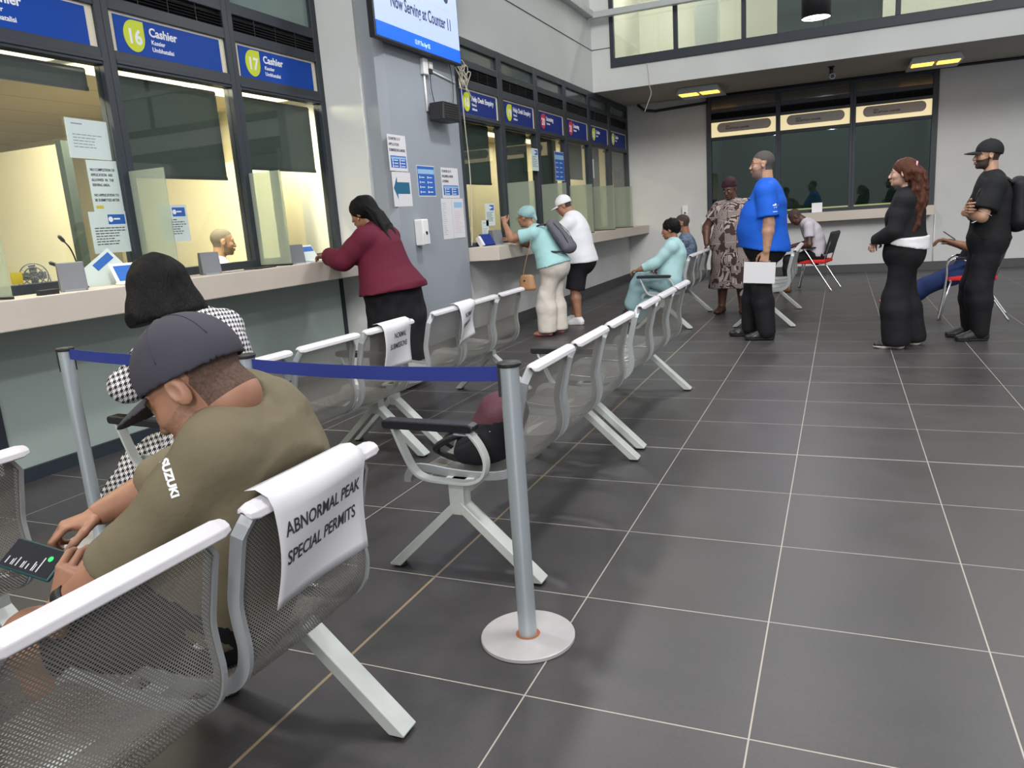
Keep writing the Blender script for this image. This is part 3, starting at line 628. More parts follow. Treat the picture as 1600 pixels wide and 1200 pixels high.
poster(wallpt(4.33, 1.60, GR), .27, .27, 'small pale notice with blue label in first help desk window', g3, 'papert', 'notice', 'window_notice')
poster(wallpt(4.20, 1.40, GR), .20, .28, 'lower pale notice in the first help desk window', g1, 'papert', 'notice', 'window_notice')
poster(wallpt(5.86, 2.33, GR + .05), .26, .30, 'pale green notice hanging high between signs nineteen and twenty', g3, 'papert', 'notice', 'window_notice')
poster(wallpt(6.95, 2.35, GR), .42, .43, 'blue poster in the window below sign twenty', d3, cat='poster')
poster(wallpt(8.78, 2.32, GR), .20, .32, 'narrow pale notice below the second sign from back corner', g1, 'papert', 'notice', 'window_notice')
# the note of the reception counter
o = MB().box(-.09, .09, -.004, .004, 0, .17).build('desk_notice', M['lett']); o.location = (1.06, 11.15, 1.14); tag(o, 'small square white notice standing on the reception counter', 'notice')

# ------------------------------------------------------------------ counter gadgets
def intercom(x, y, z, rz, lab, s=1.0):
    r = empty('intercom_speaker', (x, y, z), rz); tag(r, lab, 'intercom', 'grey intercom speakers on the counters')
    mb = MB(); mb.prism([(-.07 * s, 0), (.05 * s, 0), (.015 * s, .155 * s), (-.045 * s, .155 * s)], -.065 * s, .065 * s); mb.build('housing', M['grey'], r, .006)
    mb = MB(); mb.box(.045 * s, .056 * s, -.05 * s, .05 * s, .0, .012); mb.build('front_foot', M['inkg'], r)
intercom(-2.86, -1.02, 1.135, -.55, 'grey intercom speaker between desk fan and leaflets', 1.12)
intercom(-2.86, .115, 1.135, -.55, 'grey intercom speaker in front of the clerk', 1.05)
intercom(-2.86, 1.11, 1.135, -.5, 'grey intercom speaker nearest the woman in maroon blouse', 1.05)
intercom(-2.36, 4.25, 1.10, -.4, 'grey intercom speaker on help desk counter before the raised arm', 1.15)
# desk fan behind glass
r = empty('desk_fan', (-3.30, -.95, 1.075), -.6); tag(r, 'small wire cage desk fan behind the glass', 'fan')
mb = MB()
for rad in (.03, .055, .08): mb.tube([(.02, rad * math.cos(2 * PI * k / 24), .16 + rad * math.sin(2 * PI * k / 24)) for k in range(24)], .004, 6, closed=True)
for k in range(10): a = 2 * PI * k / 10; mb.tube([(.035, 0, .16), (.0, .08 * math.cos(a), .16 + .08 * math.sin(a)), (-.03, .05 * math.cos(a), .16 + .05 * math.sin(a))], .003, 5)
mb.build('cage', M['grey'], r)
mb = MB()
for k in range(4):
    a = 2 * PI * k / 4; mb.bar((0, .01 * math.cos(a), .16 + .01 * math.sin(a)), (0.01, .07 * math.cos(a), .16 + .07 * math.sin(a)), .045, .003, (1, .4, 0))
mb.build('blade_set', M['inkg'], r)
mb = MB(); mb.tube([(0, -.085, .16), (0, -.09, .08), (.03, -.07, .005)], .006, 6); mb.tube([(0, .085, .16), (0, .09, .08), (.03, .07, .005)], .006, 6); mb.bar((.03, -.08, .006), (.03, .08, .006), .05, .01); mb.build('stand', M['grey'], r)
def mic(x, y, z, pts, lab):
    r = empty('gooseneck_microphone', (x, y, z)); tag(r, lab, 'microphone', 'gooseneck microphones')
    mb = MB(); mb.box(-.04, .04, -.04, .04, 0, .02); mb.build('base', M['black'], r, .005)
    P = catmull(pts, 6); mb = MB(); mb.tube(P, .005, 8); mb.build('neck', M['black'], r)
    a = Vector(P[-1]); d = (a - Vector(P[-3])).normalized(); mb = MB(); mb.tube([a - d * .005, a + d * .01, a + d * .045, a + d * .055], [.006, .013, .013, .005], 10); mb.build('capsule', M['slot'], r)
mic(-3.30, -.54, 1.02, [(0, 0, .02), (0, -.01, .10), (-.02, -.06, .22), (-.02, -.10, .36), (-.02, -.14, .42)], 'tall black gooseneck microphone behind the glass at left')
mic(-3.30, -.46, 1.02, [(0, 0, .02), (0, -.02, .13), (0, -.16, .20), (0, -.32, .27)], 'low slanting gooseneck microphone behind glass left of the leaflets')
mic(-3.24, 1.30, 1.02, [(0, 0, .02), (0, .02, .10), (0, .08, .17), (0, .15, .25)], 'gooseneck microphone behind glass by the maroon blouse')
mb = MB(); mb.tube(catmull([(-3.3, -.66, 1.03), (-3.3, -.64, 1.20), (-3.3, -.54, 1.27), (-3.3, -.42, 1.27), (-3.3, -.34, 1.22)], 6), .006, 6); tag(mb.build('desk_cable', M['slot']), 'looping black cable behind the glass by microphones', 'cable')
# leaflets and card holder
o = MB().box(-.14, .14, -.001, .001, 0, .20).build('leaflet', M['papert']); o.matrix_world = Matrix.Translation((-3.0, -.60, 1.14)) @ Matrix.Rotation(PI / 2 - .2, 4, 'Z') @ Matrix.Rotation(-.6, 4, 'Y') @ Matrix.Rotation(-.25, 4, 'X'); tag(o, 'pale leaflet leaning on glass behind the blue card holder', 'leaflet')
p = MB().box(-.02, .12, -.003, -.001, .13, .18).build('blue_label', M['pblue'], o)
r = empty('card_holder', (-2.86, -.53, 1.137), PI / 2 - .25); tag(r, 'tilted white card holder with blue panel and coloured icons', 'card holder')
mb = MB(); Mx = Matrix.Rotation(-.55, 4, 'X')
def tilted(name, x0, x1, y0, y1, z0, z1, m, par=None):
    o = MB().box(x0, x1, y0, y1, z0, z1).build(name, m, par, .003); o.rotation_euler = (-.6, 0, 0); return o
tilted('card', -.15, .15, -.008, .0, 0, .16, M['white'], r); tilted('blue_panel', -.13, .06, -.0095, -.008, .02, .14, M['pblue'], r)
mb = MB()
for k in range(4): mb.box(.075, .115, -.0095, -.008, .03 + .028 * k, .05 + .028 * k)
q = mb.build('icon_strip', M['red'], r); q.rotation_euler = (-.6, 0, 0)
MB().box(-.15, .15, -.07, .03, 0, .012).build('foot', M['white'], r, .004)
r = empty('card_holder', (-2.90, 1.38, 1.14), PI / 2 - .1); tag(r, 'blue and white card holder beside the hand of the woman in maroon', 'card holder')
tilted('card', -.10, .10, -.008, .0, 0, .17, M['papert'], r); tilted('blue_panel', -.05, .09, -.0095, -.008, .10, .15, M['pblue'], r)
MB().box(-.1, .1, -.06, .03, 0, .01).build('foot', M['white'], r, .004)
o = MB().box(-.07, .07, -.13, .13, 0, .012).build('wallet', M['black'], bevel=.005); o.location = (-2.83, .62, 1.135); o.rotation_euler = (0, 0, .15); tag(o, 'flat black wallet on the counter below window seventeen', 'wallet')
o = MB().box(-.10, .10, -.14, .14, 0, .004).build('paper_sheets', M['paper']); o.location = (-2.84, 1.20, 1.135); o.rotation_euler = (0, 0, .3); tag(o, 'loose white papers on the counter end by maroon sleeve', 'papers')
o = MB().box(-.05, .05, -.11, .11, 0, .004).build('loose_slip', M['inkg']); o.location = (-2.80, .32, 1.135); tag(o, 'small grey slip on counter right of the clerk intercom', 'papers')
r = empty('card_reader', (-2.36, 4.05, 1.10), PI / 2 - .3); tag(r, 'navy folder and white papers standing on near end of help desk counter', 'folder')
tilted('navy_cover', -.10, .08, -.03, .0, 0, .15, M['navy'], r); tilted('white_sheets', -.14, -.10, -.03, .03, 0, .13, M['paper'], r)
o = MB().box(-.02, .02, -.06, .06, 0, .03).build('stapler', M['black'], bevel=.004); o.location = (-2.78, -1.25, 1.135); tag(o, 'black object on the counter at the left photo edge', 'box')
o = MB().box(-.003, .003, -.035, .035, 0, .07).build('sticky_note', mat('yellow note', (.85, .62, .04))); o.matrix_world = Matrix.Translation((-3.13, -1.18, 1.20)); o.location.x = XL - .009; tag(o, 'yellow sticky note low on the glass beside the fan', 'note')

# ------------------------------------------------------------------ benches
PROF = catmull([(.322, .835), (.300, .76), (.283, .69), (.270, .63), (.272, .58), (.277, .52), (.258, .458), (.205, .415), (.10, .398), (-.04, .402), (-.15, .415), (-.205, .412), (-.232, .385), (-.236, .36)], 4)
def shell_mesh():
    me = bpy.data.meshes.new('seat_shell'); vs = []; fs = []; L = [0]
    for a, b in zip(PROF, PROF[1:]): L.append(L[-1] + math.dist(a, b))
    NX = 12
    for i, (x, z) in enumerate(PROF):
        hw = .219 - max(0, (.055 - L[i])) * .75
        for k in range(NX + 1):
            t = -1 + 2 * k / NX; vs.append((x + .012 * (1 - t * t) * (1 if z > .5 else 0), t * hw, z - .008 * (1 - t * t) * (1 if z < .45 else 0)))
    for i in range(len(PROF) - 1):
        for k in range(NX): fs.append((i * (NX + 1) + k, i * (NX + 1) + k + 1, (i + 1) * (NX + 1) + k + 1, (i + 1) * (NX + 1) + k))
    me.from_pydata(vs, [], fs); uv = me.uv_layers.new(name='UVMap')
    for lp in me.loops:
        i = lp.vertex_index // (NX + 1); uv.data[lp.index].uv = (vs[lp.vertex_index][1], L[i] + .5)
    me.polygons.foreach_set('use_smooth', [True] * len(fs)); me.materials.append(M['perf']); return me
ME_SHELL = shell_mesh()
def rim_mesh(s):
    mb = MB(); P = PROF[2:]; R = []
    vs = []; fs = []
    L = 0; pts = []
    for i, (x, z) in enumerate(PROF):
        if i: L += math.dist(PROF[i - 1], PROF[i])
        hw = .219 - max(0, (.055 - L)) * .75
        a = PROF[max(i - 1, 0)]; b = PROF[min(i + 1, len(PROF) - 1)]; d = Vector((b[0] - a[0], b[1] - a[1])).normalized(); n = Vector((-d.y, d.x)) * -1
        for (j, k) in ((0, -.006), (.012, -.006), (.012, .026), (.007, .028), (0, .0)):
            vs.append((x - n.x * -k if False else x + n.x * -k * -1, s * (hw + j - .004), z + n.y * k))
    m_ = 5
    for i in range(len(PROF) - 1):
        for k in range(m_): fs.append((i * m_ + k, i * m_ + (k + 1) % m_, (i + 1) * m_ + (k + 1) % m_, (i + 1) * m_ + k))
    mb.add(vs, fs); return mb.mesh('side_rim', M['rim'])
ME_RIM = (rim_mesh(-1), rim_mesh(1))
def rail_mesh():
    mb = MB(); pr = []
    # cross section in xz: a flat rounded lip rolled backwards
    pr = [(.304, .836), (.307, .848), (.318, .855), (.334, .852), (.350, .840), (.354, .826), (.348, .822), (.334, .838), (.320, .843)]
    vs = []; fs = []; Y = [-.236, -.231, -.21, .21, .231, .236]; S = [.3, .75, 1, 1, .75, .3]; cx, cz = .332, .842
    for y, s in zip(Y, S):
        for x, z in pr: vs.append((cx + (x - cx) * s, y, cz + (z - cz) * s))
    n = len(pr)
    for i in range(len(Y) - 1):
        for k in range(n): fs.append((i * n + k, i * n + (k + 1) % n, (i + 1) * n + (k + 1) % n, (i + 1) * n + k))
    fs += [tuple(range(n))[::-1], tuple((len(Y) - 1) * n + k for k in range(n))]
    mb.add(vs, fs, 0, False); return mb.mesh('top_rail', M['rail'])
ME_RAIL = rail_mesh()
ME_BEAM = MB().box(-.03, .03, -.77, .77, .335, .392).mesh('beam', M['leg'])
def post_mesh(): mb = MB(); mb.box(-.032, .032, -.032, .032, .26, .40); mb.box(-.06, .06, -.035, .035, .385, .40); return mb.mesh('leg_post', M['leg'])
ME_POST = post_mesh()
def leg_mesh(s):
    mb = MB(); a = (s * .015, .315); b = (s * .335, .010); d = Vector((b[0] - a[0], b[1] - a[1])).normalized(); t = .026
    P = [(a[0], a[1]), (a[0] + .0, a[1] - .048), (b[0] - s * .046, .010), (b[0], .010), (b[0] + s * .004, .016)]
    if s < 0: P = P[::-1]
    mb.prism(P, -.034, .034); return mb.mesh('leg', M['leg'])
ME_LEG = (leg_mesh(-1), leg_mesh(1)); ME_GLIDE = MB().cyl((0, 0, 0), (0, 0, .012), .026, n=16).mesh('foot_glide', M['black'])
def arm_mesh():
    mb = MB(); mb.sweep(catmull([(-.255, .635), (-.215, .53), (-.175, .455), (-.12, .425), (-.02, .418), (.07, .42), (.13, .45), (.150, .51), (.13, .575), (.085, .635)], 5), .045, .012); return mb.mesh('armrest', M['leg'])
ME_ARM = arm_mesh()
def pad_mesh():
    mb = MB(); mb.prism([(-.29, .640), (-.28, .632), (.095, .628), (.11, .640), (.11, .655), (.09, .663), (-.28, .668), (-.29, .66)], -.029, .029); return mb.mesh('armrest_pad', M['pad'])
ME_PAD = pad_mesh()
def bevelmod(o, w):
    b = o.modifiers.new('bevel', 'BEVEL'); b.width = w; b.segments = 2; b.limit_method = 'ANGLE'; b.angle_limit = math.radians(35)
PITCH = .518
def bench(x, y, rz, lab, arms=(0, 1), nseat=3):
    r = empty('waiting_bench', (x, y, 0), rz); tag(r, lab, 'bench', 'perforated steel waiting benches')
    for k in range(nseat):
        s = link('seat', ME_SHELL, r); s.location = (0, (k - (nseat - 1) / 2) * PITCH, 0)
        for q in (0, 1): link('side_rim', ME_RIM[q], s)
        t = link('top_rail', ME_RAIL, s); bevelmod(t, .003)
    link('beam', ME_BEAM, r)
    for s in (-1, 1):
        p = link('leg_post', ME_POST, r); p.location = (0, s * .765, 0); bevelmod(p, .003)
        for q in (0, 1):
            l = link('leg', ME_LEG[q], r); l.location = (0, s * .765, 0); bevelmod(l, .003); g = link('foot_glide', ME_GLIDE, l); g.location = ((q * 2 - 1) * .305, 0, 0)
    for s in arms:
        a = link('armrest', ME_ARM, r); a.location = (.0, (-.80, .80)[s], -.025); bevelmod(a, .002); p = link('armrest_pad', ME_PAD, a); bevelmod(p, .006)
    return r
B1 = bench(.06, -3.487, 0, 'nearest bench, holding the man in olive shirt, abnormal peak note on its back', (0,))
B2 = bench(.11, -1.02, 0, 'bench with maroon backpack on its near seat, behind the tall belt post')
B3 = bench(.095, .725, 0, 'empty bench directly beyond the backpack bench in the same row', ())
B4 = bench(-1.205, -1.17, math.radians(-3.0), 'bench with normal submissions note, holding the woman in houndstooth')
B5 = bench(-1.18, .58, 0, 'bench with the smaller creased note, in front of the grey column', ())
B6 = bench(-.43, 5.34, 0, 'far bench of the woman in pale teal, printed dress woman behind it')
B7 = bench(.69, 5.43, 0, 'far bench partly hidden behind the man in blue polo', ())
B8 = bench(-.95, -3.70, 0, 'bench at the left photo edge beyond the phone', ())
# notes on the bench backs
def sheet(name, P, m, lab, cat, writing):
    """P(u,v) -> world point, u across 0..1, v down 0..1; built double sided with thickness"""
    nu, nv = 14, 14; vs = []; fs = []
    for j in range(nv + 1):
        for i in range(nu + 1): vs.append(P(i / nu, j / nv))
    for j in range(nv):
        for i in range(nu): fs.append((j * (nu + 1) + i, (j + 1) * (nu + 1) + i, (j + 1) * (nu + 1) + i + 1, j * (nu + 1) + i + 1))
    me = bpy.data.meshes.new(name); me.from_pydata([tuple(v) for v in vs], [], fs); me.materials.append(m); me.polygons.foreach_set('use_smooth', [True] * len(fs))
    o = link(name, me); s = o.modifiers.new('thickness', 'SOLIDIFY'); s.thickness = .0008; s.offset = 0; tag(o, lab, cat, 'paper notes taped on bench backs')
    for (body, u0, v0, size, bold, sx) in writing:
        tm = text_mesh(body, size, bold, 'LEFT', .0, sx); W_ = (P(1, .5) - P(0, .5)).length; H_ = (P(.5, 1) - P(.5, .2)).length / .8
        for v in tm.vertices:
            u = u0 + v.co.x / W_; vv = v0 - v.co.y / H_; p = P(u, vv); q = (P(u + .01, vv) - p).cross(P(u, vv + .01) - p).normalized(); 
            if q.x > 0: pass
            else: q = -q
            v.co = p + q * .0016
        link('lettering', tm, o, M['ink'])
    return o
def note(bx, y0, y1, drop, lab, writing, skew=0.0, curl=.012, top=.872):
    def P(u, v):
        y = y0 + (y1 - y0) * u
        s = v * drop
        if s < .05: a = s / .05; x = .300 + .068 * a; z = top - .006 - .018 * a * a + .008 * math.sin(a * PI)
        else: t = s - .05; x = .368 - t * .10 + curl * math.sin(t * 14 + u * 3); z = top - .024 - t * .99
        z += skew * (u - .5) * v
        return Vector((bx + x, y + .01 * math.sin(v * 3) * (v), z))
    return sheet('bench_note', P, M['paper'], lab, 'note', writing)
note(.05, -3.150, -2.815, .30, 'large white note reading abnormal peak special permits on nearest bench', [('ABNORMAL PEAK', .06, .46, .046, .0006, .80), ('SPECIAL PERMITS', .06, .68, .046, .0006, .80)])
note(-1.185, -.78, -.48, .30, 'white note reading normal submissions hanging on bench back', [('NORMAL', .30, .42, .045, .0005, .8), ('SUBMISSIONS', .16, .62, .045, .0005, .8)])
note(-1.18, .13, .38, .30, 'smaller creased note on the bench before the grey column', [('NORMAL', .2, .42, .045, .0005, .7), ('SUBMISSIONS', .1, .62, .04, .0005, .7)], skew=.06, curl=.02)
# ------------------------------------------------------------------ belt posts
BR = .158
def post(x, y, lab, rz=0, rust=False):
    r = empty('belt_post', (x, y, 0), rz); tag(r, lab, 'belt post', 'belt barrier posts')
    mb = MB(); mb.lathe([(0, .0), (BR - .003, .0), (BR, .002)], 72).lathe([(BR, .002), (BR, .0125)], 72).lathe([(BR, .0125), (BR - .003, .0150)], 72).lathe([(BR - .003, .0150), (0, .0152)], 72); mb.build('base', M['basem'], r)
    mb = MB(); mb.lathe([(.0305, .014), (.0305, .93)], 40); mb.build('pole', M['post'], r)
    mb = MB(); mb.lathe([(.0, .93), (.034, .93)], 40).lathe([(.034, .93), (.0385, .934)], 40).lathe([(.0385, .934), (.0385, .941)], 40).lathe([(.0385, .941), (.036, .9445), (0, .9450)], 40); mb.build('cap', M['black'], r)
    mb = MB()
    for a in (PI / 2, PI + .32):
        c = Vector((math.cos(a), math.sin(a), 0)) * .0315; mb.bar(c + Vector((0, 0, .86)), c + Vector((0, 0, .932)), .022, .012, tuple(c.normalized())); mb.bar(c + Vector((0, 0, .835)), c + Vector((0, 0, .86)), .017, .014, tuple(c.normalized()))
    mb.build('belt_slot', M['black'], r)
    if rust: mb = MB(); mb.lathe([(.031, .0157), (.041, .0157)], 40); mb.build('rust_ring', M['rust'], r)
post(.528, -2.165, 'tall silver belt post standing free in the foreground', 0, True)
P2 = (-1.785, -1.935); P3 = (-.61, -2.065)
post(P2[0], P2[1], 'silver belt post at left before the sea green panels')
post(P3[0], P3[1], 'silver belt post half hidden behind the olive shirt')
def belt(a, b, za, zb, lab):
    mb = MB(); vs = []; n = 12; A = Vector((*a, 0)); B = Vector((*b, 0)); d = (B - A).normalized(); nrm = Vector((-d.y, d.x, 0)) * .0012
    A += d * .032; B -= d * .032; fs = []
    for i in range(n + 1):
        t = i / n; p = A.lerp(B, t); z = za + (zb - za) * t - .012 * 4 * t * (1 - t)
        for s, h in ((-1, -.024), (1, -.024), (1, .024), (-1, .024)): vs.append(p + nrm * s + Vector((0, 0, z + h)))
    for i in range(n):
        for k in range(4): fs.append((i * 4 + k, i * 4 + (k + 1) % 4, i * 4 + 4 + (k + 1) % 4, i * 4 + 4 + k))
    fs += [(3, 2, 1, 0), tuple(n * 4 + k for k in range(4))]
    mb.add(vs, fs); tag(mb.build('barrier_belt', M['belt']), lab, 'belt', 'navy barrier belts')
belt(P3, (.528, -2.165), .902, .905, 'long navy belt from the hidden post to the foreground post')
belt(P2, P3, .915, .91, 'navy belt behind the cap, crossing the houndstooth coat')

# ------------------------------------------------------------------ red visitor chairs
def chair(x, y, rz, lab):
    r = empty('visitor_chair', (x, y, 0), rz); tag(r, lab, 'chair', 'red visitor chairs')   # faces local -x
    mb = MB(); mb.prism([(-.24, .43), (-.22, .475), (.0, .49), (.22, .48), (.22, .43), (0, .425)], -.225, .225); mb.build('seat', M['redseat'], r, .018)
    mb = MB(); mb.prism([(.20, .56), (.235, .56), (.33, .86), (.315, .90), (.29, .88)], -.215, .215); mb.build('backrest', M['black'], r, .012)
    for s in (-1, 1):
        y_ = s * .255
        mb = MB(); mb.tube(catmull([(-.30, y_, .012), (-.26, y_, .25), (-.235, y_, .48), (-.235, y_, .60), (-.19, y_, .655), (-.12, y_, .665), (-.05, y_, .62), (.08, y_, .42), (.22, y_, .2), (.345, y_, .012)], 5), .0115, 10); mb.build('leg_frame', M['chrome'], r)
        mb = MB(); mb.tube([(-.19, y_ * .92, .43), (-.24, y_, .25), (-.28, y_, .012)], .010, 8); mb.build('front_leg', M['chrome'], r)
        mb = MB(); mb.box(-.16, .10, y_ - .02, y_ + .02, .655, .68); mb.build('arm_pad', M['black'], r, .006)
        mb = MB(); mb.tube([(.20, s * .2, .45), (.26, s * .2, .66), (.30, s * .2, .80)], .010, 8); mb.build('back_support', M['chrome'], r)
    mb = MB(); mb.tube([(-.20, -.255, .435), (-.20, .255, .435)], .01, 8); mb.tube([(.15, -.255, .42), (.15, .255, .42)], .01, 8); mb.build('cross_tube', M['chrome'], r)
chair(1.10, 8.35, -.25, 'red seated chair of the man bent over his papers')
chair(2.77, 5.15, -.12, 'red seated chair behind the standing man with black backpack')

# ================================================================== SMOOTH SOLID BUILDER (distance fields turned into one surface)
def V3(*a): return np.array(a, float)
def unit(v): v = np.asarray(v, float); return v / (np.linalg.norm(v) + 1e-12)
class Vol:
    def __init__(s, lo, hi, res):
        s.lo = np.array(lo, float); s.res = res; s.n = np.ceil((np.array(hi, float) - s.lo) / res).astype(int) + 1
        s.V = np.full(s.n, .3, np.float32); s.ax = [s.lo[i] + res * np.arange(s.n[i]) for i in range(3)]
    def sub(s, lo, hi):
        i0 = np.maximum(0, np.floor((np.asarray(lo) - s.lo) / s.res).astype(int)); i1 = np.minimum(s.n, np.ceil((np.asarray(hi) - s.lo) / s.res).astype(int) + 1)
        if np.any(i1 <= i0): return None, None
        sl = tuple(slice(a, b) for a, b in zip(i0, i1))
        return sl, (s.ax[0][sl[0]][:, None, None].astype(np.float32), s.ax[1][sl[1]][None, :, None].astype(np.float32), s.ax[2][sl[2]][None, None, :].astype(np.float32))
    def comb(s, sl, d, k, op):
        a = s.V[sl]
        if op == 'add':
            if k > 0: h = np.clip(.5 + .5 * (a - d) / k, 0, 1); s.V[sl] = a * (1 - h) + d * h - k * h * (1 - h)
            else: s.V[sl] = np.minimum(a, d)
        elif op == 'cut':
            if k > 0: h = np.clip(.5 - .5 * (a + d) / k, 0, 1); s.V[sl] = a * (1 - h) - d * h + k * h * (1 - h)
            else: s.V[sl] = np.maximum(a, -d)
    def cone(s, a, b, ra, rb, k=.02, op='add', cuts=()):
        a = np.asarray(a, float); b = np.asarray(b, float); r = max(ra, rb) + k + 2 * s.res
        sl, P = s.sub(np.minimum(a, b) - r, np.maximum(a, b) + r)
        if sl is None: return s
        d = b - a; L2 = float(d @ d) + 1e-12; X, Y, Z = P[0] - a[0], P[1] - a[1], P[2] - a[2]
        t = np.clip((X * d[0] + Y * d[1] + Z * d[2]) / L2, 0, 1)
        D = np.sqrt((X - t * d[0]) ** 2 + (Y - t * d[1]) ** 2 + (Z - t * d[2]) ** 2) - (ra + (rb - ra) * t)
        for c, n in cuts: n = unit(n); D = np.maximum(D, (P[0] - c[0]) * n[0] + (P[1] - c[1]) * n[1] + (P[2] - c[2]) * n[2])
        s.comb(sl, D, k, op); return s
    def ell(s, c, r, ax=None, k=.02, op='add', cuts=()):
        c = np.asarray(c, float); r = np.asarray(r, float); R = max(r) + k + 2 * s.res
        sl, P = s.sub(c - R, c + R)
        if sl is None: return s
        X, Y, Z = P[0] - c[0], P[1] - c[1], P[2] - c[2]
        if ax is None: q = (X, Y, Z)
        else: q = [X * e[0] + Y * e[1] + Z * e[2] for e in ax]
        k0 = np.sqrt((q[0] / r[0]) ** 2 + (q[1] / r[1]) ** 2 + (q[2] / r[2]) ** 2); k1 = np.sqrt((q[0] / r[0] ** 2) ** 2 + (q[1] / r[1] ** 2) ** 2 + (q[2] / r[2] ** 2) ** 2) + 1e-9
        D = k0 * (k0 - 1) / k1
        for cc, n in cuts: n = unit(n); D = np.maximum(D, (P[0] - cc[0]) * n[0] + (P[1] - cc[1]) * n[1] + (P[2] - cc[2]) * n[2])
        s.comb(sl, D, k, op); return s
    def eseg(s, a, b, wa, wb, side, k=.03, op='add'):
        """elliptic segment: wa=(half width along side, half depth)"""
        a = np.asarray(a, float); b = np.asarray(b, float); d = b - a; L = np.linalg.norm(d) + 1e-9; d = d / L; side = np.asarray(side, float); side = unit(side - d * (side @ d)); fw = np.cross(side, d)
        R = max(*wa, *wb) + k + 2 * s.res; sl, P = s.sub(np.minimum(a, b) - R, np.maximum(a, b) + R)
        if sl is None: return s
        X, Y, Z = P[0] - a[0], P[1] - a[1], P[2] - a[2]
        h = X * d[0] + Y * d[1] + Z * d[2]; t = np.clip(h / L, 0, 1); ex = h - t * L
        u = X * side[0] + Y * side[1] + Z * side[2]; v = X * fw[0] + Y * fw[1] + Z * fw[2]
        w = wa[0] + (wb[0] - wa[0]) * t; dd = wa[1] + (wb[1] - wa[1]) * t; m = np.minimum(w, dd)
        k0 = np.sqrt((u / w) ** 2 + (v / dd) ** 2 + (ex / m) ** 2); k1 = np.sqrt((u / w ** 2) ** 2 + (v / dd ** 2) ** 2 + (ex / m ** 2) ** 2) + 1e-6
        D = k0 * (k0 - 1) / k1; s.comb(sl, D.astype(np.float32), k, op); return s
    def plane(s, c, n):
        """keep the side the normal points away from"""
        n = unit(n); X, Y, Z = s.ax; D = (X[:, None, None] - c[0]) * n[0] + (Y[None, :, None] - c[1]) * n[1] + (Z[None, None, :] - c[2]) * n[2]
        s.V = np.maximum(s.V, D.astype(np.float32)); return s
    def folds(s, amp, f, seed=0, dirn=None):
        r = np.random.RandomState(seed); X, Y, Z = s.ax[0][:, None, None], s.ax[1][None, :, None], s.ax[2][None, None, :]; o = 0
        for i in range(5):
            d = unit(r.normal(size=3)) if dirn is None else unit(np.array(dirn) + .35 * r.normal(size=3)); ff = f * (.6 + .35 * i); ph = r.uniform(0, 6.28)
            o = o + np.sin(ff * (d[0] * X + d[1] * Y + d[2] * Z) + ph + 1.3 * np.sin(ff * .4 * (d[1] * X + d[2] * Y - d[0] * Z) + ph)) / (1 + .5 * i)
        s.V = s.V + (amp * o).astype(np.float32); return s
    def mesh(s):
        """surface nets"""
        V = s.V.copy(); V[0] = V[-1] = .1; V[:, 0] = V[:, -1] = .1; V[:, :, 0] = V[:, :, -1] = .1
        I = V < 0; n = V.shape
        c = np.zeros(tuple(k - 1 for k in n), np.int8)
        for dx in (0, 1):
            for dy in (0, 1):
                for dz in (0, 1): c += I[dx:n[0] - 1 + dx, dy:n[1] - 1 + dy, dz:n[2] - 1 + dz]
        act = (c > 0) & (c < 8); idx = np.argwhere(act); lut = np.full(act.shape, -1, np.int32); lut[act] = np.arange(len(idx))
        acc = np.zeros((len(idx), 3)); cnt = np.zeros(len(idx))
        corners = [(0, 0, 0), (1, 0, 0), (0, 1, 0), (1, 1, 0), (0, 0, 1), (1, 0, 1), (0, 1, 1), (1, 1, 1)]
        edges = [(0, 1), (2, 3), (4, 5), (6, 7), (0, 2), (1, 3), (4, 6), (5, 7), (0, 4), (1, 5), (2, 6), (3, 7)]
        cv = [V[idx[:, 0] + a, idx[:, 1] + b, idx[:, 2] + d] for a, b, d in corners]
        for a, b in edges:
            va, vb = cv[a], cv[b]; m = (va < 0) != (vb < 0); t = np.where(m, va / (va - vb + 1e-12), 0)[:, None]
            p = np.array(corners[a]) + t * (np.array(corners[b]) - np.array(corners[a])); acc += np.where(m[:, None], p, 0); cnt += m
        vs = s.lo + (idx + acc / np.maximum(cnt, 1)[:, None]) * s.res
        F = []
        for ax in range(3):
            o = [0, 0, 0]; o[ax] = 1; A = I[:n[0] - o[0], :n[1] - o[1], :n[2] - o[2]]; B = I[o[0]:, o[1]:, o[2]:]
            e = np.argwhere(A != B); u, v = [(1, 2), (2, 0), (0, 1)][ax]; e = e[(e[:, u] > 0) & (e[:, v] > 0)]
            fl = A[e[:, 0], e[:, 1], e[:, 2]]
            def g(du, dv): q = e.copy(); q[:, u] -= du; q[:, v] -= dv; return lut[q[:, 0], q[:, 1], q[:, 2]]
            q = np.stack([g(0, 0), g(1, 0), g(1, 1), g(0, 1)], 1); q[~fl] = q[~fl][:, ::-1]; F.append(q)
        return vs, np.concatenate(F)
def np_mesh(name, parts, mats):
    """parts: list of (verts, quads, material index or array)"""
    vs = []; fs = []; mi = []; o = 0
    for v, f, m in parts: vs.append(v); fs.append(f + o); mi.append(np.full(len(f), m) if np.isscalar(m) else m); o += len(v)
    vs = np.concatenate(vs); fs = np.concatenate(fs); mi = np.concatenate(mi)
    me = bpy.data.meshes.new(name); me.vertices.add(len(vs)); me.vertices.foreach_set('co', vs.astype(np.float32).ravel())
    me.loops.add(fs.size); me.loops.foreach_set('vertex_index', fs.ravel().astype(np.int32)); me.polygons.add(len(fs))
    me.polygons.foreach_set('loop_start', np.arange(0, fs.size, 4, dtype=np.int32)); me.polygons.foreach_set('loop_total', np.full(len(fs), 4, np.int32))
    for m in mats: me.materials.append(m)
    me.polygons.foreach_set('material_index', mi.astype(np.int32)); me.update(calc_edges=True); me.validate()
    me.polygons.foreach_set('use_smooth', [True] * len(me.polygons)); return me
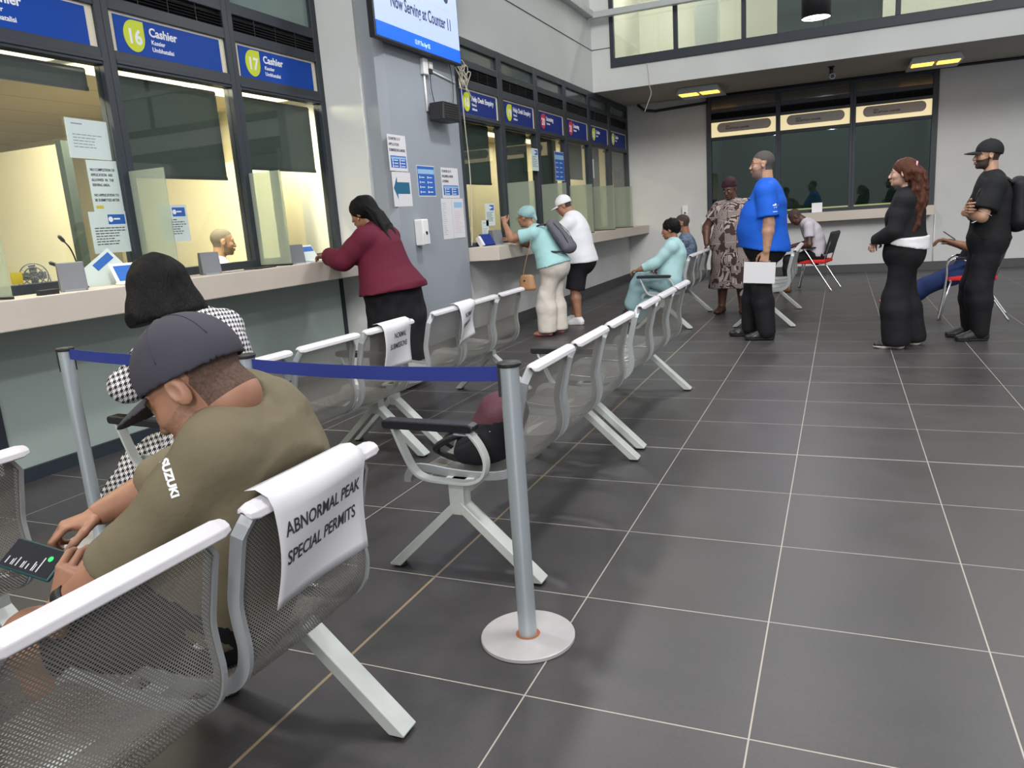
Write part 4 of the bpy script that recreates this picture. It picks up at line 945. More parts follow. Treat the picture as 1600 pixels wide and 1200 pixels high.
def smoothed(v, f, it=2):
    for _ in range(it):
        acc = np.zeros_like(v); c = np.zeros(len(v))
        for i in range(4):
            a = f[:, i]; b = f[:, (i + 1) % 4]
            np.add.at(acc, a, v[b]); np.add.at(acc, b, v[a]); np.add.at(c, a, 1); np.add.at(c, b, 1)
        v = .5 * v + .5 * acc / np.maximum(c, 1)[:, None]
    return v
def rotm(pitch=0, yaw=0, roll=0):
    """columns = forward, left, up of a head; pitch > 0 looks down, yaw > 0 turns left"""
    p, y, r = map(math.radians, (pitch, yaw, roll))
    Rz = np.array([[math.cos(y), -math.sin(y), 0], [math.sin(y), math.cos(y), 0], [0, 0, 1]]); Ry = np.array([[math.cos(p), 0, math.sin(p)], [0, 1, 0], [-math.sin(p), 0, math.cos(p)]])
    Rx = np.array([[1, 0, 0], [0, math.cos(r), -math.sin(r)], [0, math.sin(r), math.cos(r)]]); return Rz @ Ry @ Rx
def ik(a, b, l1, l2, pole):
    a = np.asarray(a, float); b = np.asarray(b, float); d = b - a; L = np.linalg.norm(d); 
    if L > (l1 + l2) * .995: b = a + d / L * (l1 + l2) * .995; d = b - a; L = np.linalg.norm(d)
    x = (l1 * l1 - l2 * l2 + L * L) / (2 * L); h = math.sqrt(max(l1 * l1 - x * x, 0)); u = d / L; p = np.asarray(pole, float); p = unit(p - u * (p @ u)); return a + u * x + p * h, b

# ------------------------------------------------------------------ the human figure; local frame: x forward, y left, z up
TOR_M = [(-.10, .150, .110, 0), (0, .168, .122, 0), (.22, .152, .112, .0), (.45, .160, .115, .0), (.68, .172, .118, 0), (.86, .165, .098, 0), (.96, .095, .072, 0)]
TOR_F = [(-.10, .165, .118, 0), (0, .182, .128, 0), (.22, .150, .108, .0), (.45, .138, .104, .0), (.68, .148, .108, 0), (.86, .145, .090, 0), (.96, .080, .062, 0)]
class Human:
    def __init__(s, H, loc, rot, pelvis, lean=(0, 0), fem=False, wide=1.0, deep=1.0, belly=0.0, limb=1.0, head=(0, 0, 0), headoff=(.02, 0, .0), bust=0, hips=1.0, shw=1.0, twist=0, hs=1.0, top=.5, hcw=None):
        s.H = H; s.k = k = H / 1.75; s.loc = loc; s.rot = rot; s.limb = limb; s.fem = fem
        s.Mw = Matrix.Translation((loc[0], loc[1], 0)) @ Matrix.Rotation(math.radians(rot), 4, 'Z'); s.Mi = np.array(s.Mw.inverted())
        s.pel = s.l(pelvis) if len(pelvis) == 4 else np.array(pelvis, float); L = .53 * k
        # spine
        N = 24; pts = [s.pel.copy()]; an = []
        for i in range(N): t = (i + .5) / N; a = math.radians(lean[0] + (lean[1] - lean[0]) * t); pts.append(pts[-1] + L / N * V3(math.sin(a), 0, math.cos(a)))
        s.sp = np.array(pts)
        T = TOR_F if fem else TOR_M; s.tor = []
        for t, w, d, o in T:
            b = belly * math.exp(-((t - .30) / .28) ** 2); hw = hips if t < .15 else 1; q = 1 - (1 - top) * min(1, max(0, (t - .40) / .45)); wd = 1 + (wide - 1) * q; dp = 1 + (deep - 1) * q
            s.tor.append((t, w * k * wd * hw * (1 + .25 * b * 2), d * k * dp * (1 if t > .1 else (.5 + .5 * hips)) * (1 + .65 * b), b * .13 * k))
        s.side = V3(-math.sin(math.radians(twist)), math.cos(math.radians(twist)), 0)
        s.bust = bust; s.neck = s.pt(1.0); ua = unit(s.pt(1.0) - s.pt(.8)); fwd = unit(np.cross(s.side, ua)); s.up = ua; s.fwd = fwd
        sh = .175 * k * shw * (.9 if fem else 1) * (.6 + .4 * wide); s.sh = {e: s.pt(.87) + s.side * (sh * (1 if e == 'L' else -1)) for e in 'LR'}
        R = rotm(*head); s.HR = R; s.hs = hs * (k ** .5)
        base = s.neck; s.hc = base + ua * (.085 * k) + R[:, 2] * (.105 * s.hs) + fwd * headoff[0] + s.side * headoff[1] + V3(0, 0, headoff[2]) + R[:, 0] * .02
        if hcw: s.hc = s.l(hcw)
        s.la, s.lf, s.lt, s.lsh = .285 * k, .25 * k, .43 * k, .42 * k
        hp = .085 * k * (hips if fem else 1); s.hip = {e: s.pt(-.02) + V3(0, hp * (1 if e == 'L' else -1), -.02 * k) for e in 'LR'}
        s.arm = {}; s.leg = {}; s.hand = {}
    def l(s, w): p = s.Mi @ np.array([w[0], w[1], w[2], 1.0]); return p[:3]     # world -> local
    def pt(s, t, off=0.0):
        n = len(s.sp) - 1; x = t * n
        if x < 0: p = s.sp[0] + (s.sp[1] - s.sp[0]) * x
        elif x >= n: p = s.sp[-1] + (s.sp[-1] - s.sp[-2]) * (x - n)
        else: i = int(x); p = s.sp[i] + (s.sp[i + 1] - s.sp[i]) * (x - i)
        if off: d = unit(s.sp[min(n, max(1, int(x) + 1))] - s.sp[min(n - 1, max(0, int(x)))]); p = p + unit(np.cross(s.side, d)) * off
        return p
    def setarm(s, e, wrist, pole=(-.3, 0, -1), f=None, n=None, curl=(25, 30, 25), world=False, thumb=None, spread=1.0):
        w = s.l(wrist) if world else np.array(wrist, float); el, w = ik(s.sh[e], w, s.la, s.lf, pole); s.arm[e] = (el, w)
        fd = unit(w - el) if f is None else unit(f); n = V3(0, 0, -1) if n is None else np.array(n, float); n = unit(n - fd * (n @ fd)); s.hand[e] = (w, fd, n, curl, thumb, spread)
    def setleg(s, e, ankle, pole=(1, 0, .2), foot=0.0, world=False, fpitch=0.0):
        a = s.l(ankle) if world else np.array(ankle, float); D = np.linalg.norm(a - s.hip[e]); q = min(1.0, D * 1.006 / (s.lt + s.lsh)) if D > .82 * (s.lt + s.lsh) else 1.0; kn, a = ik(s.hip[e], a, s.lt * q, s.lsh * q, pole); s.leg[e] = (kn, a, math.radians(foot), math.radians(fpitch))
    # -- shapes
    def torso(s, v, inf=0.0, t0=-.2, t1=1.1, k=.03, hemw=None):
        T = [x for x in s.tor if t0 - 1e-6 <= x[0] <= t1]
        for a, b in zip(T, T[1:]): v.eseg(s.pt(a[0], a[3]), s.pt(b[0], b[3]), (a[1] + inf, a[2] + inf), (b[1] + inf, b[2] + inf), s.side, k)
        if s.bust and t1 > .6:
            for q in (-1, 1): v.ell(s.pt(.62) + s.side * (.075 * s.k * q) + s.fwd * (.085 * s.k), V3(.065, .075, .075) * s.k * s.bust + inf, k=.04)
        return v
    def cutv(s, v, d=0.0):
        for c, n in getattr(s, 'cuts', ()): v.plane(np.array(c) - unit(n) * d, n)
    def shoulders(s, v, inf=0.0):
        for e in 'LR': v.cone(s.pt(.90), s.sh[e], .062 * s.k + inf, .058 * s.k * s.limb + inf, .035)
    def armshape(s, v, e, inf=0.0, end=2.0, k=.02, flare=0.0, cut=True):
        sh = s.sh[e]; el, w = s.arm[e]; m = s.limb * s.k; r = [.056 * m, .050 * m, .043 * m, .044 * m, .027 * m]
        u = unit(el - sh); f = unit(w - el)
        if end <= 1: c = sh + (el - sh) * end; v.cone(sh, sh + (el - sh) * min(1, end + .1), r[0] + inf, r[1] * (1 - .3 * end) + .3 * end * r[2] + inf + flare, k, cuts=[(c, u)]); return
        v.cone(sh, sh * .55 + el * .45, r[0] + inf, r[1] + inf, k); v.cone(sh * .55 + el * .45, el, r[1] + inf, r[2] + inf, k)
        t = end - 1; q = el + (w - el) * .28; v.cone(el, q, r[2] + inf, r[3] + inf, k); c = el + (w - el) * t
        v.cone(q, w, r[3] + inf, r[4] + inf + flare, k, cuts=[(c, f)] if cut else ())
    def legshape(s, v, e, inf=0.0, k=.025, end=2.0, flare=0.0, kneew=0.0):
        h = s.hip[e]; kn, a, *_ = s.leg[e]; m = s.limb * s.k; r = [.088 * m, .076 * m, .055 * m, .056 * m, .036 * m]
        mid = h * .6 + kn * .4
        if end <= 1.0:
            c = h + (kn - h) * end; v.cone(h, mid, r[0] + inf, r[1] + inf, k); v.cone(mid, kn, r[1] + inf, r[2] + inf + flare, k, cuts=[(c, kn - h)]); return
        v.cone(h, mid, r[0] + inf, r[1] + inf, k); v.cone(mid, kn, r[1] + inf, r[2] + inf + kneew, k); q = kn + (a - kn) * .3; back = 0
        v.cone(kn, q, r[2] + inf + kneew, r[3] + inf + kneew + flare * .3, k); v.cone(q, a, r[3] + inf + kneew + flare * .3, r[4] + inf + flare, k)
    def bounds(s, extra=.15):
        P = [s.pel, s.neck, s.hc] + list(s.sh.values()) + list(s.hip.values()) + [p for a in s.arm.values() for p in a] + [p for a in s.leg.values() for p in a[:2]]
        P = np.array(P); r = .30 * s.k + extra * 0; lo = P.min(0) - r; hi = P.max(0) + r; lo[2] = max(lo[2], -.03); return lo, hi
    def vol(s, res=.012, **kw): lo, hi = s.bounds(); return Vol(lo, hi, res)
    def feet(s, v, inf=0.0, e='LR'):
        for q in e:
            kn, a, yw, fp = s.leg[q]; m = s.k; d = V3(math.cos(yw) * math.cos(fp), math.sin(yw) * math.cos(fp), -math.sin(fp)); z = V3(0, 0, 1)
            heel = a - d * .035 * m - z * .045 * m; ball = a + d * .12 * m - z * .055 * m; toe = a + d * .175 * m - z * .058 * m
            v.cone(a, heel, .036 * m + inf, .033 * m + inf, .02); v.cone(a, ball, .036 * m + inf, .030 * m + inf, .03); v.eseg(ball, toe, (.042 * m + inf, .024 * m + inf), (.034 * m + inf, .017 * m + inf), np.cross(z, d), .02); v.cone(heel, ball, .03 * m + inf, .028 * m + inf, .02)
    # -- meshes
    def body(s, name, skin, label, group=None, res=.012, hres=.005, fres=.0045, face=None, mats=(), eyes=True, hair_region=None, legs=True, hands=True):
        v = s.vol(res); s.torso(v, -.004); s.shoulders(v)
        for e in s.arm: s.armshape(v, e, cut=False)
        if legs:
            for e in s.leg: s.legshape(v, e)
            s.feet(v)
        v.cone(s.neck - s.up * .05 * s.k, s.hc - s.HR[:, 2] * .05 * s.hs - s.HR[:, 0] * .03, .060 * s.k * (.85 if s.fem else 1.0) * (.7 + .3 * s.limb), .052 * s.k * (.85 if s.fem else 1), .03)
        s.cutv(v, .012); parts = []; a, f = v.mesh(); parts.append((smoothed(a, f, 1), f, 0))
        hv, hf, hm = s.headmesh(hres, hair_region, face); parts.append((hv, hf, hm))
        if hands:
            for e in s.hand:
                if fres: hv, hf = s.handmesh(e, fres); parts.append((hv, hf, 0))
        if eyes:
            for q in (-1, 1):
                for c, r, m in ((V3(.0735, .031 * q, .003), .0120, 4), (V3(.0790, .031 * q, .002), .0078, 5)):
                    a, f = ball_mesh(s.hc + s.HR @ (c * s.hs), r * s.hs); parts.append((a, f, m))
        lipm = mat('lip', (skin[0] * .75, skin[1] * .5, skin[2] * .5), .5)
        ms = [skinmat(skin), mats[0] if mats else mat('black hair', (.012, .010, .010), .6), mat('lip %.2f' % skin[0], (skin[0] * .80, skin[1] * .55, skin[2] * .55), .5), mats[1] if len(mats) > 1 else skinmat(tuple(c * .72 for c in skin)), mat('eye white', (.42, .38, .35), .35), mat('iris', (.02, .012, .008), .2)]
        me = np_mesh(name, parts, ms); o = link(name, me); o.matrix_world = s.Mw; s.o = o; tag(o, label, 'person', group); return o
    def headmesh(s, res, hair_region=None, face=None):
        F = dict(jaw=1.0, nose=1.0, fat=0.0, brow=1.0); F.update(face or {}); fat = F['fat']
        v = Vol((-.135, -.115, -.21), (.145, .115, .145), res / s.hs if False else res)
        v.ell((-.014, 0, .036), (.096, .076, .086), k=.02); v.ell((.028, 0, -.028), (.056, .060 + .006 * fat, .078), k=.03)
        v.ell((.030, 0, -.076), (.048, .047 + .012 * fat, .034), k=.03); v.ell((.068, 0, -.096), (.018, .022, .017), k=.018)
        if fat: v.ell((.02, 0, -.105), (.045, .05, .035), k=.03)
        for q in (-1, 1):
            v.ell((.056, .040 * q, -.026), (.024, .022, .022), k=.02); v.cone((.082, .012 * q, .022), (.070, .045 * q, .022), .009 * F['brow'], .008, .014)
            v.ell((.100, .031 * q, .002), (.018, .017, .012), k=.012, op='cut')
            v.cone((.076, .020 * q, .010), (.070, .043 * q, .010), .0075, .007, .008)   # upper lid
            v.cone((.076, .022 * q, -.008), (.070, .042 * q, -.008), .006, .005, .008)
            v.ell((.098, .011 * q, -.036), (.009, .0075, .007), k=.006)
            # ear
            axx = [unit(V3(1, .25 * q, -.15)), unit(V3(-.25 * q, 1, 0)), unit(V3(.15, 0, 1))]
            v.ell((-.012, .079 * q, -.004), (.019, .0085, .031), axx, k=.006); v.ell((-.006, .088 * q, .0), (.010, .006, .017), axx, k=.004, op='cut')
        v.cone((.083, 0, .012), (.098 + .004 * F['nose'], 0, -.030), .0070, .0120, .012); v.ell((.097, 0, -.033), (.012, .012 * F['nose'], .010), k=.006)
        v.cone((.089, -.016, -.059), (.096, 0, -.056), .005, .0062, .005); v.cone((.089, .016, -.059), (.096, 0, -.056), .005, .0062, .005)
        v.cone((.088, -.014, -.069), (.094, 0, -.070), .0055, .007, .005); v.cone((.088, .014, -.069), (.094, 0, -.070), .0055, .007, .005)
        v.cone((.0985, -.020, -.0635), (.0985, .020, -.0635), .0022, .0022, .002, op='cut')
        v.cone((-.035, 0, -.04), (-.045, 0, F.get('neckz', -.16)), .050 * (.88 if s.fem else 1) * (1 + .1 * fat), .053 * (.88 if s.fem else 1.04) * (1 + .1 * fat), .025)
        if 'prims' in F: F['prims'](v)
        a, f = v.mesh(); c = a[f].mean(1); m = np.zeros(len(f), int)
        m[(c[:, 0] > .080) & (np.abs(c[:, 1]) < .022) & (c[:, 2] < -.050) & (c[:, 2] > -.079) & (np.abs(c[:, 1]) < .024 - np.abs(c[:, 2] + .064) * 1.0)] = 2
        by = (c[:, 0] > .055) & (np.abs(np.abs(c[:, 1]) - .030) < .019) & (np.abs(c[:, 2] - (.029 - .08 * np.abs(np.abs(c[:, 1]) - .026))) < .0045); m[by] = 1
        if hair_region is not None:
            r = hair_region(c); m[(r == 1) & (m != 2)] = 1; m[(r == 2) & (m == 0)] = 3
        a = smoothed(a, f, 1); return s.hc + (a * s.hs) @ s.HR.T, f, m
    def handmesh(s, e, res):
        w, fd, n, curl, thumb, spread = s.hand[e]; k = s.k * (.93 if s.fem else 1.04); sg = 1 if e == 'R' else -1
        # frame: x fingers, y thumb side, z back of the hand
        x = fd; z = -n; y = np.cross(x, n) * sg; R = np.stack([x, y, z], 1)
        v = Vol((-.06 * k, -.075 * k, -.12 * k), (.215 * k, .095 * k, .06 * k), res); c = [math.radians(q) for q in curl]
        v.cone((-.05 * k, 0, 0), (.01 * k, 0, 0), .026 * k * s.limb, .024 * k, .01)
        v.eseg((.0, 0, 0), (.085 * k, 0, 0), (.028 * k, .017 * k), (.041 * k, .014 * k), (0, 1, 0), .012)
        v.ell((.035 * k, .026 * k, -.008 * k), (.032 * k, .016 * k, .015 * k), k=.012)
        for i, (yy, L) in enumerate(((.031, 1.0), (.0105, 1.1), (-.0105, 1.02), (-.031, .80))):
            p = V3(.086, yy, 0) * k; an = 0; sp_ = yy * 3.0 * spread - .02
            for j, (l, r0, r1) in enumerate(((.043, .0098, .0088), (.026, .0088, .0080), (.022, .0080, .0066))):
                an += c[j] * (1 + .12 * i); d = V3(math.cos(an) * math.cos(sp_), math.sin(sp_), -math.sin(an)); q = p + d * (l * L * k); v.cone(p, q, r0 * k, r1 * k, .004); p = q
        p = V3(.022, .034, -.006) * k; T = thumb or ((.72, .62, -.30), (.90, .30, -.30), (.95, .05, -.25))
        for (d, l, r0, r1) in zip(T, (.040, .032, .026), (.0135, .0108, .0098), (.0108, .0098, .0078)): q = p + unit(d) * l * k; v.cone(p, q, r0 * k, r1 * k, .006); p = q
        a, f = v.mesh(); a = smoothed(a, f, 1); A = w + a @ R.T
        if np.linalg.det(R) < 0: f = f[:, ::-1]
        return A, f
    def cloth(s, name, v, m, sm=1, parent=None):
        a, f = v.mesh(); me = np_mesh(name, [(smoothed(a, f, sm), f, 0)], [m]); o = link(name, me, parent or s.o); return o
    def shirt(s, name, m, inf=.013, hem=-.12, sleeve=.55, flare=.012, folds=(.0016, 26, 1), res=.011, hemflare=0.0, collar=True, open_neck=0.02, longflare=0.0, neckr=.062, neckup=.12):
        v = s.vol(res); T = [x for x in s.tor if x[0] >= hem - .12]
        s.torso(v, inf, -1, 1.1, .03)
        # hem extension
        s.cutv(v); a = s.tor[0]; bot = s.pt(hem - .06); v.eseg(s.pt(.22, s.tor[2][3]), s.pt(hem, a[3] * .5), (s.tor[2][1] + inf, s.tor[2][2] + inf), (s.tor[1][1] + inf + hemflare, s.tor[1][2] + inf + hemflare), s.side, .03)
        for e in 'LR':
            v.cone(s.pt(.90), s.sh[e], .062 * s.k + inf, .058 * s.k * s.limb + inf, .035); s.armshape(v, e, inf, sleeve, .025, flare if sleeve <= 1 else longflare)
        v.eseg(s.pt(.86), s.pt(.985), (.13 * s.k + inf, .085 * s.k + inf), (.062 * s.k, .058 * s.k), s.side, .03)
        nd = s.hc - s.HR[:, 2] * .07 * s.hs - s.HR[:, 0] * .03 - s.neck; c2 = s.vol(res); c2.cone(s.neck - s.up * .06 * s.k, s.neck + nd * .8, neckr * s.k * (.7 + .3 * s.limb) * (.9 if s.fem else 1) + .008, neckr * .9 * s.k * (.7 + .3 * s.limb) * (.9 if s.fem else 1) + .006, 0); c2.plane(s.neck + nd * neckup, nd); v.comb((slice(None),) * 3, c2.V, .015, 'add')
        d = unit(s.pt(hem + .1) - s.pt(hem)); v.plane(s.pt(hem), -d)
        if folds: v.folds(*folds)
        s.cutv(v); o = s.cloth(name, v, m); return o
    def collar(s, m, r=.062, h=.035, tilt=.25, name='collar'):
        mb = MB(); n = 28; up = unit(s.up * 1 + (s.hc - s.neck) * .5); fw = unit(s.fwd - up * (s.fwd @ up)); sd = np.cross(up, fw); c = s.neck + s.up * -.012; R = r * s.k; vs = []; fs = []
        for k in range(n + 1):
            a = math.radians(22) + (2 * PI - math.radians(44)) * k / n; dr = fw * math.cos(a) + sd * math.sin(a); lift = -tilt * .04 * math.cos(a)
            for (rr, zz) in ((R, lift + h), (R + .006, lift + h - .002), (R + .020, lift - .004), (R + .004, lift - .008)): vs.append(c + dr * rr + up * zz)
        for k in range(n):
            for j in range(4): fs.append((k * 4 + j, k * 4 + (j + 1) % 4, k * 4 + 4 + (j + 1) % 4, k * 4 + 4 + j))
        mb.add([tuple(p) for p in vs], fs, 0, True); return mb.build(name, m, s.o)
    def pants(s, name, m, inf=.012, waist=.14, end=2.0, flare=.0, kneew=.0, folds=(.0016, 30, 2, (1, .8, .12)), res=.012, zmin=.025, cuts=None):
        v = s.vol(res); T = s.tor; s.torso(v, inf * .8, -1, .25); v.eseg(s.pt(-.04), s.pt(.2, T[2][3] * .9), (T[1][1] * .97 + inf, T[1][2] + inf), (T[2][1] + inf * .8, T[2][2] + inf * .9), s.side, .04)
        for e in s.leg: s.legshape(v, e, inf, .035, end, flare, kneew)
        d = unit(s.pt(.2) - s.pt(.1)); v.plane(s.pt(waist), d); v.plane((0, 0, zmin), (0, 0, -1))
        if folds: v.folds(*(tuple(folds[:3]) + ((1, .8, .12),)))
        return s.cloth(name, v, m)
    def shoes(s, m, sole=None, inf=.007, top=.10, name='shoe'):
        for e in s.leg:
            kn, a, yw, fp = s.leg[e]; v = Vol(a - V3(.2, .2, .16), a + V3(.25, .2, .12), .007); s.feet(v, inf, e)
            if fp == 0: v.plane((0, 0, a[2] - .092 * s.k), (0, 0, -1))
            v.plane(a + V3(0, 0, top - .08), (0, 0, 1)); sh = s.cloth(name, v, m)
            if sole is not None and fp == 0:
                v = Vol(a - V3(.2, .2, .16), a + V3(.25, .2, .12), .007); s.feet(v, inf + .006, e); z0 = a[2] - .092 * s.k; v.plane((0, 0, z0 + .024), (0, 0, 1)); v.plane((0, 0, z0 - .004), (0, 0, -1)); s.cloth('sole', v, sole, parent=sh)
    def headcloth(s, name, m, fn, lo=(-.2, -.2, -.4), hi=(.2, .2, .22), res=.006, sm=1, parent=None):
        v = Vol(lo, hi, res); fn(v); a, f = v.mesh(); a = smoothed(a, f, sm); a = s.hc + (a * s.hs) @ s.HR.T; me = np_mesh(name, [(a, f, 0)], [m]); return link(name, me, parent or s.o)
    def hp(s, p): return s.hc + s.HR @ (np.array(p) * s.hs)
def ball_mesh(c, r, n=10):
    vs = []; fs = []
    for i in range(n + 1):
        for j in range(2 * n): a = PI * i / n; b = PI * j / n; vs.append((c[0] + r * math.sin(a) * math.cos(b), c[1] + r * math.sin(a) * math.sin(b), c[2] + r * math.cos(a)))
    for i in range(n):
        for j in range(2 * n): fs.append((i * 2 * n + j, (i + 1) * 2 * n + j, (i + 1) * 2 * n + (j + 1) % (2 * n), i * 2 * n + (j + 1) % (2 * n)))
    return np.array(vs), np.array(fs)
def skinmat(c):
    nm = 'skin %.3f %.3f' % (c[0], c[1])
    if nm in MATS: return MATS[nm]
    m = mat(nm, c, .48, noise=(22, .10), bump=(160, .12, .001)); b = m.node_tree.nodes['Principled BSDF']
    b.inputs['Subsurface Weight'].default_value = .12; b.inputs['Subsurface Radius'].default_value = (.02, .008, .004); b.inputs['Subsurface Scale'].default_value = .3; return m
def fabric(name, c, rough=.85, wr=.5, noise=None):
    return mat('cloth ' + name, c, rough, bump=(14, wr, .012), noise=noise, spec=.25)
def hairmat(name, c, ro=.38):
    if name in MATS: return MATS[name]
    m = mat(name, c, .5, spec=.15); N, L = nt(m); b = N['Principled BSDF']; tc = N.new('ShaderNodeTexCoord'); mp = N.new('ShaderNodeMapping'); mp.inputs['Scale'].default_value = (60, 60, 6); L.new(tc.outputs['Object'], mp.inputs[0])
    t = N.new('ShaderNodeTexNoise'); t.inputs['Scale'].default_value = 3; t.inputs['Detail'].default_value = 5; L.new(mp.outputs[0], t.inputs[0]); bp = N.new('ShaderNodeBump'); bp.inputs['Strength'].default_value = .8; bp.inputs['Distance'].default_value = .01; L.new(t.outputs[0], bp.inputs['Height']); L.new(bp.outputs[0], b.inputs['Normal']); return m
def cap(s, m, brim_len=.085, name='cap', lift=0.0, badge=None, buttonm=None, tilt=0.0):
    """baseball cap on the head of s"""
    def crown(v):
        v.ell((-.014, 0, .036), (.110, .091, .104), k=0); v.plane((0, 0, .020), (.16, 0, -1)); v.ell((-.014, 0, .034), (.103, .084, .097), k=0, op='cut')
        v.ell((-.014, 0, .141), (.011, .011, .005), k=.003)
    o = s.headcloth(name, m, crown, res=.0042, sm=2)
    def brim(v):
        # curved thin brim: slab between two ellipsoids
        v.ell((.060, 0, -.056), (.215, .122, .094), k=0); v.ell((.060, 0, -.0610), (.213, .120, .094), k=0, op='cut'); v.plane((.055, 0, 0), (-1, 0, .25)); v.plane((.0, 0, -.012), (0, 0, -1))
        X = v.ax[0][:, None, None]; Y = v.ax[1][None, :, None]; v.V = np.maximum(v.V, (np.sqrt(((X - .055) / (brim_len + .045)) ** 2 + (Y / .084) ** 2 + 0 * v.ax[2][None, None, :]) - 1).astype(np.float32) * .06)
    mb = MB()
    for q in range(6):
        a = PI * q / 3 + PI / 6; mb.tube([tuple(s.hp((-.014 + .1105 * math.sin(t) * math.cos(a), .0915 * math.sin(t) * math.sin(a), .036 + .1045 * math.cos(t)))) for t in np.linspace(.1, 1.38, 12)], .0011, 5)
    mb.build('seam', m, o)
    s.headcloth('brim', m, brim, lo=(.0, -.15, -.1), hi=(.24, .15, .12), res=.0032, sm=2, parent=o)
    return o
def glasses(s):
    mb = MB()
    for q in (-1, 1):
        mb.tube([tuple(s.hp((.104, .031 * q + .021 * math.cos(a), .0 + .015 * math.sin(a)))) for a in np.linspace(0, 2 * PI, 16, endpoint=False)], .0014, 6, closed=True)
        mb.tube([tuple(s.hp((.100, .052 * q, .006))), tuple(s.hp((.06, .073 * q, .008))), tuple(s.hp((.0, .080 * q, .010)))], .0014, 6)
    mb.tube([tuple(s.hp((.104, -.010, .004))), tuple(s.hp((.104, .010, .004)))], .0014, 6); mb.build('glasses', M['black'], s.o)
def short_hair(top=.02):
    """1 where cropped hair grows (on the scalp above a hair line)"""
    def f(c):
        x, y, z = c[:, 0], c[:, 1], c[:, 2]; r = np.zeros(len(c), int); line = np.where(x > .02, top + .035 + (x - .02) * .35, np.where(x > -.03, .0 + top + (x + .03) * .7, -.055 + top * .5)); r[z > line] = 1
        near_ear = (np.abs(x + .012) < .026) & (np.abs(y) > .068) & (z < .03); r[near_ear] = 0; return r
    return f
def beard(f0, lo=-.045, strength=1):
    def f(c):
        r = f0(c); x, y, z = c[:, 0], c[:, 1], c[:, 2]; b = (x > -.005) & (z < lo + .25 * np.maximum(0, .05 - x) * 1.3 - .0) & (z > -.125); r[b & (r == 0)] = strength; mo = (x > .082) & (np.abs(y) < .026) & (z < -.044) & (z > -.056); r[mo & (r == 0)] = strength; return r
    return f
def decal(body, size, m, target, origin, xdir, updir, ndir, parent, bold=.001, sx=1.0, align='CENTER'):
    """lettering laid on a curved cloth by projecting along ndir (local coordinates of parent)"""
    me = text_mesh(body, size, bold, align, 0.0, sx); bv = BVHTree.FromPolygons([v.co for v in target.vertices], [tuple(p.vertices) for p in target.polygons])
    X, U, Nn = Vector(xdir).normalized(), Vector(updir).normalized(), Vector(ndir).normalized(); O = Vector(origin)
    for v in me.vertices:
        p = O + X * v.co.x + U * v.co.y; h = bv.ray_cast(p - Nn * .25, Nn, 1.0); v.co = (h[0] if h[0] is not None else p) - Nn * .0022
    return link('lettering', me, parent, m)

# ================================================================== PEOPLE
BROWN = (.27, .125, .070); DARK = (.105, .046, .028); MID = (.36, .19, .12); DEEP = (.075, .034, .022); OLIVE_SK = (.42, .24, .155); TAN = (.33, .165, .10)
BLACKH = hairmat('black hair', (.0045, .0042, .005)); GREYH = mat('grey cropped hair', (.060, .052, .048), .8); BRH = hairmat('brown curly hair', (.075, .028, .016)); STUB = mat('cropped dark hair', (.045, .028, .022), .85, noise=(180, .3))
SHOE = mat('black leather shoe', (.012, .012, .013), .35); SOLEW = mat('white rubber sole', (.62, .60, .54), .6); JEANB = fabric('black trousers', (.010, .010, .012), .8)

def seatlegs(h, knx=.48, kz=.50, spread=.16, ankx=.42, az=.085, fy=0.0):
    for e, q in (('L', 1), ('R', -1)): h.setleg(e, (ankx, spread * q, az), (1, 0, 1), fy * q)

def ld(h, w): return h.Mi[:3, :3] @ np.array(w, float)
# ---- 1 the man in olive shirt and cap on the nearest bench
p = Human(1.70, (.15, -2.965), 204, (.055, -2.965, .520, 1), lean=(-50, 28), wide=1.30, deep=1.28, belly=.22, limb=1.25, head=(32, -6, 4), hs=1.19, shw=.98, top=.9, hcw=(.135, -3.03, 1.055))
b_ = p.l((.292, -2.965, .72)); n_ = p.l((1.292, -2.965, .46)) - b_; p.cuts = [(b_, n_)]
p.setarm('L', (-.140, -3.28, .575), (-.55, 0, -.85), f=ld(p, (.30, .25, .8)), n=ld(p, (-.3, .9, -.1)), curl=(30, 38, 30), world=True)
p.setarm('R', (-.315, -3.0, .690), (-.9, -.6, -.6), f=ld(p, (-.55, -.80, -.15)), n=(.0, .1, -1), curl=(32, 45, 35), world=True, thumb=((.70, .70, -.35), (.85, .35, -.45), (.9, .1, -.5)))
p.setleg('L', (-.30, -3.12, .085), (1, .35, 1), world=True); p.setleg('R', (-.36, -2.72, .085), (1, -.35, 1), world=True)
stub = mat('olive brown stubble skin', (.255, .130, .082), .55, noise=(160, .2))
P1 = p
p.body('person', TAN, 'heavy seated man in olive shirt and charcoal cap bent over his phone', res=.011, hres=.0028, fres=.0028, face=dict(fat=1.0, nose=1.3, neckz=-.055), mats=(mat('faded brown hair', (.095, .055, .038), .85, noise=(150, .35)), stub), hair_region=beard(short_hair(.0), -.035, 2))
OLV = fabric('olive', (.165, .140, .088), .85, .55)
p.shirt('shirt', OLV, .016, -.01, 1.06, .020, (.0036, 17, 4), res=.0085, neckup=.92, neckr=.104)
sh = p.o.children[-1]
p.pants('shorts', fabric('black shorts', (.012, .012, .014)), .014, .12, .85, .02)
p.shoes(SHOE, SOLEW)
shorts = [c for c in p.o.children if c.name.startswith('shorts')][0]
decal('II', .055, M['lett'], shorts.data, p.l((0.609, -3.550, 0.789)), ld(p, (.2, .6, -.5)), ld(p, (.9, .1, .5)), ld(p, (-0.675, 0.579, -0.457)), p.o, .004, 1.2)
decal('SUZUKI', .026, M['lett'], sh.data, p.l((0.374, -3.350, 0.962)), ld(p, (.30, -.1, -1)), ld(p, (1, .3, .3)), ld(p, (-0.741, 0.617, -0.264)), p.o, .0014, .95)
